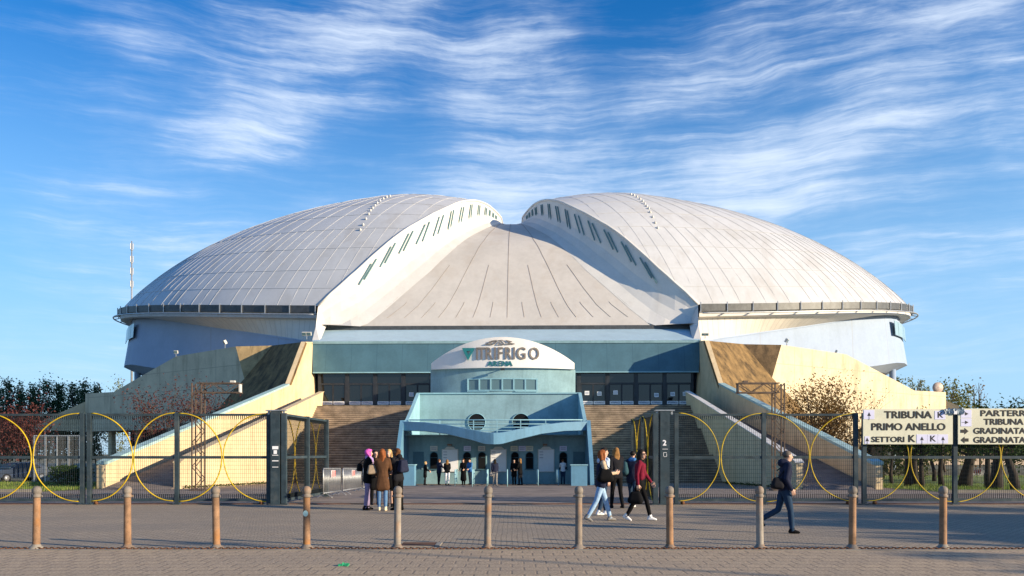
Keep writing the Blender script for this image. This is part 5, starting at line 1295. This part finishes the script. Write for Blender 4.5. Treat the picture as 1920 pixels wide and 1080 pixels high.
    for s_, key in ((-1, 'AL'), (1, 'AR')):
        fw, out, el, inn = pose.get(key, (0, 8, 12, 0)); sh = nk-up*.05*k+Vector((s_*shw, 0, 0))
        d1 = Vector((s_*math.sin(R(out)), math.sin(R(fw))*math.cos(R(out)), -math.cos(R(fw))*math.cos(R(out))))
        elb = sh+d1*.285*k; a2 = fw+el; d2 = Vector((-s_*math.sin(R(inn)), math.sin(R(a2))*math.cos(R(inn)), -math.cos(R(a2))*math.cos(R(inn)))); wr = elb+d2*.245*k
        ar = outfit.get('arm', 1.0)*1.06
        parts['sleeves'] += [[(sh, .056*k*ar), (elb, .044*k*ar)], [(elb, .044*k*ar), (wr, .033*k*ar)]]
        parts['skin'].append([(wr-d2*.03*k, .027*k), (wr+d2*.012*k, .026*k)])
        J[key] = (sh, elb, wr, d2); hands.append((s_, wr, d2))
    prims, owner = [], []
    for kk, lst in parts.items():
        for q in lst: prims.append(q); owner.append(kk)
    V, Fc = fuse(prims, vox)
    C = np.array([V[list(f)].mean(0) for f in Fc]); D = np.stack([seg_dist(C, q)-{'torso': .006, 'shoes': .004, 'skin': .0}.get(o_, 0) for q, o_ in zip(prims, owner)], 1)
    names = ['torso', 'sleeves', 'legs', 'shoes', 'skin']; own = [owner[i] for i in D.argmin(1)]
    m = MB(); W = [tuple(base+rot @ Vector(v)) for v in V]; o0 = m.add(W, Fc, 0, True); m.m = [names.index(o_) if o_ in names else 4 for o_ in own]
    for s_, wr, d2 in hands:
        hv, hf = hand_mesh(near); q = Vector((0, 0, -1)).rotation_difference(d2).to_matrix()
        mm = [tuple(base+rot @ (wr+q @ (Vector((v[0]*(1 if s_ > 0 else -1), v[1], v[2]))*k*.98))) for v in hv]
        m.add(mm, hf if s_ > 0 else [f[::-1] for f in hf], 4, True)
    # eyes and mouth set into the face
    for s_ in (-1, 1):
        c_ = hp(s_*.031, .083, .026); vs = [c_+hrot @ (Vector((.013*math.cos(a), .004, .007*math.sin(a)))*k) for a in np.linspace(0, 6.283, 9)[:-1]]; m.add([base+rot @ v for v in vs], [tuple(range(8))], 5)
    c_ = hp(0, .088, -.048); vs = [c_+hrot @ (Vector((.022*math.cos(a), .006, .007*math.sin(a)))*k) for a in np.linspace(0, 6.283, 9)[:-1]]; m.add([base+rot @ v for v in vs], [tuple(range(8))], 6)
    body = m.build('body', [CL[outfit['torso']], CL[outfit.get('sleeves', outfit['torso'])], CL[outfit['legs']], CL[outfit['shoes']], SKIN, EYE, LIPS], t)
    def child(name, prims_, mat, v=None):
        V, Fc = fuse(prims_, v or vox); m = MB(); m.add([tuple(base+rot @ Vector(q)) for q in V], Fc, 0, True); return m.build(name, mat, t)
    if 'coat' in outfit:
        cm, hem = outfit['coat']; fl = outfit.get('flare', 1.0); z0 = hem*k
        cp = [[(Vector((-.085*k, -.0, z0+.03)), .115*k*fl), (Vector((.085*k, .0, z0+.03)), .115*k*fl), (wst, (.155*k, .125*k, .1*k))],
              [(wst, (.155*k, .125*k, .10*k)), (ch+Vector((-.075*k, 0, 0)), .118*k), (ch+Vector((.075*k, 0, 0)), .118*k)],
              [(ch+Vector((-.075*k, 0, 0)), .118*k), (ch+Vector((.075*k, 0, 0)), .118*k), (nk-up*.05*k+Vector((-shw*.86, 0, 0)), .066*k), (nk-up*.05*k+Vector((shw*.86, 0, 0)), .066*k), (nk-up*.005*k, .068*k)]]
        for key in ('AL', 'AR'):
            sh, elb, wr, d2 = J[key]; cp += [[(sh, .068*k), (elb, .056*k)], [(elb, .056*k), (wr-d2*.01*k, .044*k)]]
        child('coat', cp, CL[cm])
    hs, hl_ = hair
    hpz = [[(hp(0, -.028, .058), (.086*k, .092*k, .084*k)), (hp(0, -.012, .085), (.072*k, .080*k, .058*k))]]
    if hl_ == 'short': pass
    elif hl_ == 'bob': hpz += [[(hp(0, -.055, .05), .078*k), (hp(-.055, -.035, -.055), .044*k), (hp(.055, -.035, -.055), .044*k)], [(hp(-.072, .012, .05), .024*k), (hp(-.075, .015, -.05), .026*k)], [(hp(.072, .012, .05), .024*k), (hp(.075, .015, -.05), .026*k)], [(hp(-.03, .05, .095), .03*k), (hp(.04, .05, .095), .03*k)]]
    elif hl_ == 'long': hpz += [[(hp(0, -.055, .05), .080*k), (hp(-.05, -.06, -.10), .052*k), (hp(.05, -.06, -.10), .052*k)], [(hp(-.05, -.06, -.10), .052*k), (hp(.05, -.06, -.10), .052*k), (hp(-.035, -.085, -.26), .036*k), (hp(.035, -.085, -.27), .036*k)], [(hp(-.074, .0, .05), .026*k), (hp(-.082, -.005, -.14), .030*k)], [(hp(.074, .0, .05), .026*k), (hp(.082, -.005, -.14), .030*k)]]
    elif hl_ == 'curly':
        rr = random.Random(5)
        for j in range(16):
            an = rr.uniform(2.2, 7.2); hpz.append([(hp(.07*math.cos(an), .06*math.sin(an)-.02, rr.uniform(-.16, .08)), rr.uniform(.028, .042)*k), (hp(.085*math.cos(an), .07*math.sin(an)-.03, rr.uniform(-.2, .03)), rr.uniform(.024, .036)*k)])
        hpz.append([(hp(0, -.06, .04), .078*k), (hp(0, -.075, -.14), .060*k)])
    elif hl_ == 'bun': hpz += [[(hp(0, -.06, .06), .062*k), (hp(0, -.10, .05), .045*k)], [(hp(0, -.05, .03), .072*k), (hp(0, -.06, -.03), .05*k)]]
    child('hair', hpz, HAIRM[hs])
    J['nk'], J['ch'], J['wst'], J['pz'], J['k'], J['hd'] = nk, ch, wst, pz, k, hd
    J['T'] = lambda v: base+rot @ Vector(v)
    J['child'] = child; J['t'] = t; J['hp'] = hp
    return J
def bag(name, label, J, c, size, mat, strap=None, rz=0.0, sag=.8):
    """soft bag round the local point c of a person, with a strap along local points"""
    k = J['k']; c = Vector(c); T = J['T']; w_, d_, h_ = (q*k*.86 for q in size)
    t = thing(name, T(c), label, 'bag'); rm = Matrix.Rotation(rz, 3, 'Z'); q = lambda x, y, z: c+rm @ Vector((x*w_/2, y*d_/2, z*h_/2))
    r_ = min(d_, h_)*.32
    pr = [[(q(x*(.62 if z > 0 else .82), y*.6*(.72 if z > 0 else 1), z*.72-(.10 if y*x > 0 else 0)), r_*(1.15 if z < 0 else sag*.8)) for x in (-1, 1) for y in (-1, 1) for z in (-1, 1)], [(q(0, 0, -.75), r_*1.35), (q(0, 0, .2), r_*1.1)]]
    V, Fc = fuse(pr, .016); m = MB(); m.add([tuple(T(v)) for v in V], Fc, 0, True); m.build('bag_body', mat, t)
    if strap: m = MB(); m.tube([T(v) for v in strap], .011*k, 6); m.build('strap', mat, t)
    return t
E_ = R(-90)                                    # facing right in the picture
GA = 'women chatting by the left gate'; GB = 'people walking out by the right gate'
def at(px, d): return Vector(((px-960)/F*d, d, gz(d)))
# -- group by the left gate
J = person('woman with pink bob hair, black jacket, lavender trousers and black boots', at(689, 23.3), E_+R(20), 1.74, dict(torso='black', legs='lavender', shoes='black', coat=('black', .80), leg=.98), dict(L=(3, 2), R=(-4, 3), AL=(25, 6, 55, 10), AR=(20, 8, 60, 12), turn=-12), ('pink', 'bob'), group=GA)
J['child']('scarf', [[(J['nk']+Vector((0, .05, .0)), .07*J['k']), (J['nk']+Vector((0, -.02, .02)), .075*J['k'])], [(J['nk']+Vector((.03, .11, -.02)), .04), (J['nk']+Vector((.03, .14, -.22)), .035)]], CL['scarf'])
kk = J['k']; bag('shoulder_bag', 'black shoulder bag at the back of the pink haired woman', J, (-.16, -.20, J['wst'].z+.12), (.30, .14, .26), CL['black'], [J['nk']+Vector((-.12, -.02, .03)), (-.19, -.14, J['wst'].z+.27), (-.16, -.20, J['wst'].z+.22)])
J = person('dark haired woman in black half hidden behind the pink haired one', at(703, 25.6), R(-150), 1.72, dict(torso='black', legs='black', shoes='charcoal', coat=('black', .55)), dict(L=(4, 2), R=(-3, 2), AL=(15, 8, 40, 15), AR=(25, 6, 70, 15)), ('dark', 'long'), group=GA)
J = person('woman in a long brown coat and blue jeans seen from behind', at(717, 22.9), R(4), 1.74, dict(torso='brown', legs='denim', shoes='cream', coat=('brown', .64), flare=1.12), dict(L=(2, 2), R=(-2, 2), AL=(12, 12, 40, 5), AR=(25, 10, 70, 10), turn=20), ('auburn', 'long'), group=GA)
bag('handbag', 'taupe handbag on the left arm of the woman in the brown coat', J, (-.30, .02, J['wst'].z+.06), (.26, .15, .30), CL['taupe'], [(-.24, .05, J['wst'].z+.18), J['nk']+Vector((-.17, .0, -.02)), (-.30, -.05, J['wst'].z+.2)], R(15))
J = person('blonde woman facing the camera behind the brown coat, bare legs and black boots', at(730, 24.6), R(172), 1.74, dict(torso='black', legs='black', shoes='black', bare=True, coat=('black', .60)), dict(L=(2, 3), R=(-3, 3), AL=(30, 10, 80, 15), AR=(20, 8, 70, 15)), ('blonde', 'long'), group=GA)
J = person('woman in black hooded coat with dark backpack, right of the brown coat', at(746, 23.2), R(50), 1.76, dict(torso='charcoal', legs='black', shoes='black', coat=('charcoal', .86)), dict(L=(4, 3), R=(-3, 3), AL=(30, 8, 70, 10), AR=(18, 8, 50, 10)), ('brown', 'bob'), group=GA)
J['child']('hood', [[(J['nk']+Vector((0, -.09, .03)), .085), (J['nk']+Vector((0, -.02, .0)), .09)]], CL['charcoal'])
bag('backpack', 'dark backpack worn by the woman in the hooded black coat', J, (0, -.22, J['ch'].z-.06), (.32, .18, .42), CL['navy'], [(-.11, -.14, J['ch'].z+.14), J['nk']+Vector((-.11, .02, .0)), (-.12, .13, J['ch'].z)])
# -- group walking out by the right gate
J = person('red haired woman in sand sweater, dark vest and light blue jeans, walking right', at(1126, 19.5), E_+R(6), 1.74, dict(torso='navy', sleeves='sand', legs='lightdenim', shoes='grey', leg=1.0, arm=1.12), dict(L=(20, 5), R=(-17, 13), AL=(22, 12, 75, 18), AR=(14, 16, 82, 22), lean=3, turn=-18), ('auburn', 'long'), group=GB)
J['child']('vest', [[(Vector((-.09*J['k'], 0, J['pz']+.0)), .125), (Vector((.09*J['k'], 0, J['pz']+.0)), .125), (J['wst'], (.155, .12, .1))], [(J['wst'], (.155, .12, .1)), (J['ch']+Vector((-.06, 0, .02)), .118), (J['ch']+Vector((.06, 0, .02)), .118)]], CL['navy'])
J['child']('scarf', [[(J['nk']+Vector((0, .03, .01)), .085), (J['nk']+Vector((0, -.04, .0)), .085)], [(J['nk']+Vector((.05, .11, -.03)), .045), (J['nk']+Vector((.05, .14, -.24)), .04)]], CL['paleblue'])
bag('handbag', 'big black handbag carried at the hip by the red haired woman', J, (.21, .07, J['wst'].z+.04), (.16, .44, .28), CL['black'], [(.22, -.08, J['wst'].z+.15), J['nk']+Vector((.15, -.02, .0)), (.22, .2, J['wst'].z+.15)])
J = person('person in a white and blue hooded top, mostly hidden behind the red haired woman', at(1131, 21.3), R(-60), 1.78, dict(torso='white', sleeves='paleblue', legs='darkdenim', shoes='white', fat=1.05), dict(L=(12, 4), R=(-10, 8), AL=(10, 10, 20, 0), AR=(-8, 10, 15, 0)), ('dark', 'short'), group=GB)
J['child']('hood', [[(J['nk']+Vector((0, -.11, .02)), .09), (J['nk']+Vector((0, -.02, .0)), .10)]], CL['paleblue'])
J = person('brown haired woman in black quilted jacket and trousers seen from behind', at(1156, 24.0), R(22), 1.80, dict(torso='charcoal', legs='black', shoes='black', fat=1.16, arm=1.2), dict(L=(11, 4), R=(-9, 8), AL=(-8, 8, 20, 0), AR=(12, 8, 20, 0), turn=12), ('honey', 'long'), group=GB)
J = person('dark haired person in blue and navy jacket behind the burgundy jacket', at(1186, 24.4), R(-22), 1.70, dict(torso='blue', sleeves='navy', legs='darkdenim', shoes='white', coat=('navy', .80)), dict(L=(14, 5), R=(-12, 10), AL=(10, 8, 25, 0), AR=(-6, 8, 20, 0)), ('dark', 'short'), group=GB)
J['child']('collar', [[(J['nk']+Vector((-.05, -.02, -.01)), .08), (J['nk']+Vector((.05, -.02, -.01)), .08)]], CL['blue'])
bag('tote_bag', 'dark teal tote bag on the shoulder of the person in the navy jacket', J, (-.24, -.06, J['wst'].z+.12), (.14, .34, .40), CL['teal'], [(-.22, -.1, J['wst'].z+.3), J['nk']+Vector((-.16, -.01, .0)), (-.24, .08, J['wst'].z+.3)])
J = person('dark curly haired woman in burgundy jacket, sunglasses, black trousers and white sneakers', at(1200, 19.6), E_-R(18), 1.74, dict(torso='black', sleeves='burgundy', legs='black', shoes='white', leg=.92, arm=1.05), dict(L=(19, 6), R=(-16, 12), AL=(14, 9, 22, 0), AR=(-10, 12, 14, 0), lean=2, turn=22), ('dark', 'curly'), group=GB)
kj = J['k']
for s_ in (-1, 1):
    J['child']('jacket_front', [[(J['ch']+Vector((s_*.085, .035, .03))*1, .088), (J['nk']+Vector((s_*.10, .015, -.07)), .062), (J['wst']+Vector((s_*.105, .03, -.06)), .075), (J['ch']+Vector((s_*.06, -.05, .03)), .085), (J['wst']+Vector((s_*.06, -.055, -.06)), .075)]], CL['burgundy'])
m = MB()
for s_ in (-1, 1): q = [J['T'](J['hp'](s_*x, .100, z)) for x, z in ((.008, .036), (.056, .036), (.052, .008), (.014, .008))]; m.slab(q, (J['T'](J['hp'](0, .105, 0))-J['T'](J['hp'](0, .1, 0))))
m.bar(J['T'](J['hp'](-.06, .098, .034)), J['T'](J['hp'](.06, .098, .034)), .006)
for s_ in (-1, 1): m.bar(J['T'](J['hp'](s_*.06, .098, .034)), J['T'](J['hp'](s_*.080, .0, .03)), .006)
m.build('sunglasses', EYE, J['t'])
w_ = J['AR'][2]; bag('handbag', 'black handbag hanging from the hand of the woman in burgundy', J, (w_.x+.05, w_.y-.05, w_.z-.30), (.18, .40, .26), CL['black'], [w_+Vector((0, .08, -.2)), w_+Vector((0, .02, -.075)), w_+Vector((0, -.06, -.075)), w_+Vector((0, -.14, -.2))])
J = person('man with cropped grey hair, navy hooded jacket and jeans, walking alone', at(1471, 16.55), E_-R(4), 1.68, dict(torso='navy', sleeves='navy', legs='darkdenim', shoes='black', fat=1.14, arm=1.18, leg=1.08), dict(L=(-14, 46), R=(13, 8), AL=(-12, 10, 30, 0), AR=(-14, 12, 42, 6), lean=4, turn=-14, sh=.185), ('grey', 'short'))
J['child']('hood', [[(J['nk']+Vector((0, -.10, .01)), .085), (J['nk']+Vector((0, -.02, -.01)), .10)]], CL['navy'])
bag('shoulder_bag', 'dark shoulder bag at the back of the walking man', J, (.17, -.19, J['wst'].z-.03), (.12, .24, .22), CL['charcoal'], [(.17, -.14, J['wst'].z+.08), (.13, .03, J['ch'].z+.12), J['nk']+Vector((-.06, .03, .02)), (-.1, -.13, J['ch'].z)])
# -- people at the ticket windows
GC = 'people waiting at the ticket windows'
def far(label, px, d, head, H, outfit, hair, arms=None):
    outfit = dict(outfit, fat=1.14, arm=1.2, leg=max(1.12, outfit.get('leg', 1))); return person(label, at(px, d), head, H, outfit, dict(L=(4, 3), R=(-4, 3), **(arms or dict(AL=(15, 8, 50, 10), AR=(15, 8, 40, 10)))), hair, False, GC)
far('pale blond person in black coat at the left end of the ticket counter', 797, 51.5, R(-70), 1.50, dict(torso='black', legs='charcoal', shoes='black', coat=('black', .6)), ('blonde', 'bob'))
far('dark haired person in dark jacket leaning to the leftmost ticket window', 823, 52.6, R(-40), 1.66, dict(torso='navy', legs='charcoal', shoes='black', coat=('navy', .82)), ('brown', 'bun'), dict(AL=(40, 8, 50, 10), AR=(30, 8, 50, 10)))
J = far('woman with long honey hair in black jacket and pale dotted trousers', 838.5, 51.5, R(8), 1.62, dict(torso='black', legs='white', shoes='black', coat=('black', .86)), ('honey', 'long'))
far('woman in a long black coat before the middle ticket window', 869, 51.8, R(165), 1.66, dict(torso='black', legs='black', shoes='black', coat=('black', .35), flare=1.15), ('brown', 'bob'))
far('person in a blue jacket behind the nearest blue handrail', 881.5, 53.2, R(140), 1.68, dict(torso='blue', legs='grey', shoes='charcoal', coat=('blue', .85)), ('dark', 'short'))
J = far('woman with very long dark hair and grey trousers walking between the handrails', 928, 48.5, R(12), 1.62, dict(torso='navy', legs='grey', shoes='grey', leg=1.15), ('dark', 'long'), dict(AL=(-5, 8, 15, 0), AR=(10, 8, 15, 0)))
bag('handbag', 'small grey handbag held by the long haired woman between the handrails', J, (-.25, .0, J['pz']-.12), (.12, .26, .24), CL['grey'], [(-.24, .05, J['pz']), (-.22, .0, J['pz']+.10), (-.24, -.05, J['pz'])])
far('woman in black with white scarf right of the middle notice board', 964, 52.0, R(170), 1.64, dict(torso='black', legs='black', shoes='black', coat=('black', .62)), ('dark', 'long'))
far('woman with honey blonde hair in a black jacket, right of the white scarf', 975.5, 51.6, R(60), 1.70, dict(torso='black', legs='charcoal', shoes='black', coat=('black', .75)), ('honey', 'long'))
far('person in white top and jeans at the rightmost ticket window', 1055.5, 54.3, R(0), 1.66, dict(torso='white', legs='darkdenim', shoes='black'), ('brown', 'short'), dict(AL=(45, 8, 60, 10), AR=(45, 8, 60, 10)))
# ------------------------------------------------------------------ tidy up helper properties
for o in bpy.data.objects:
    if '_base' in o: del o['_base']
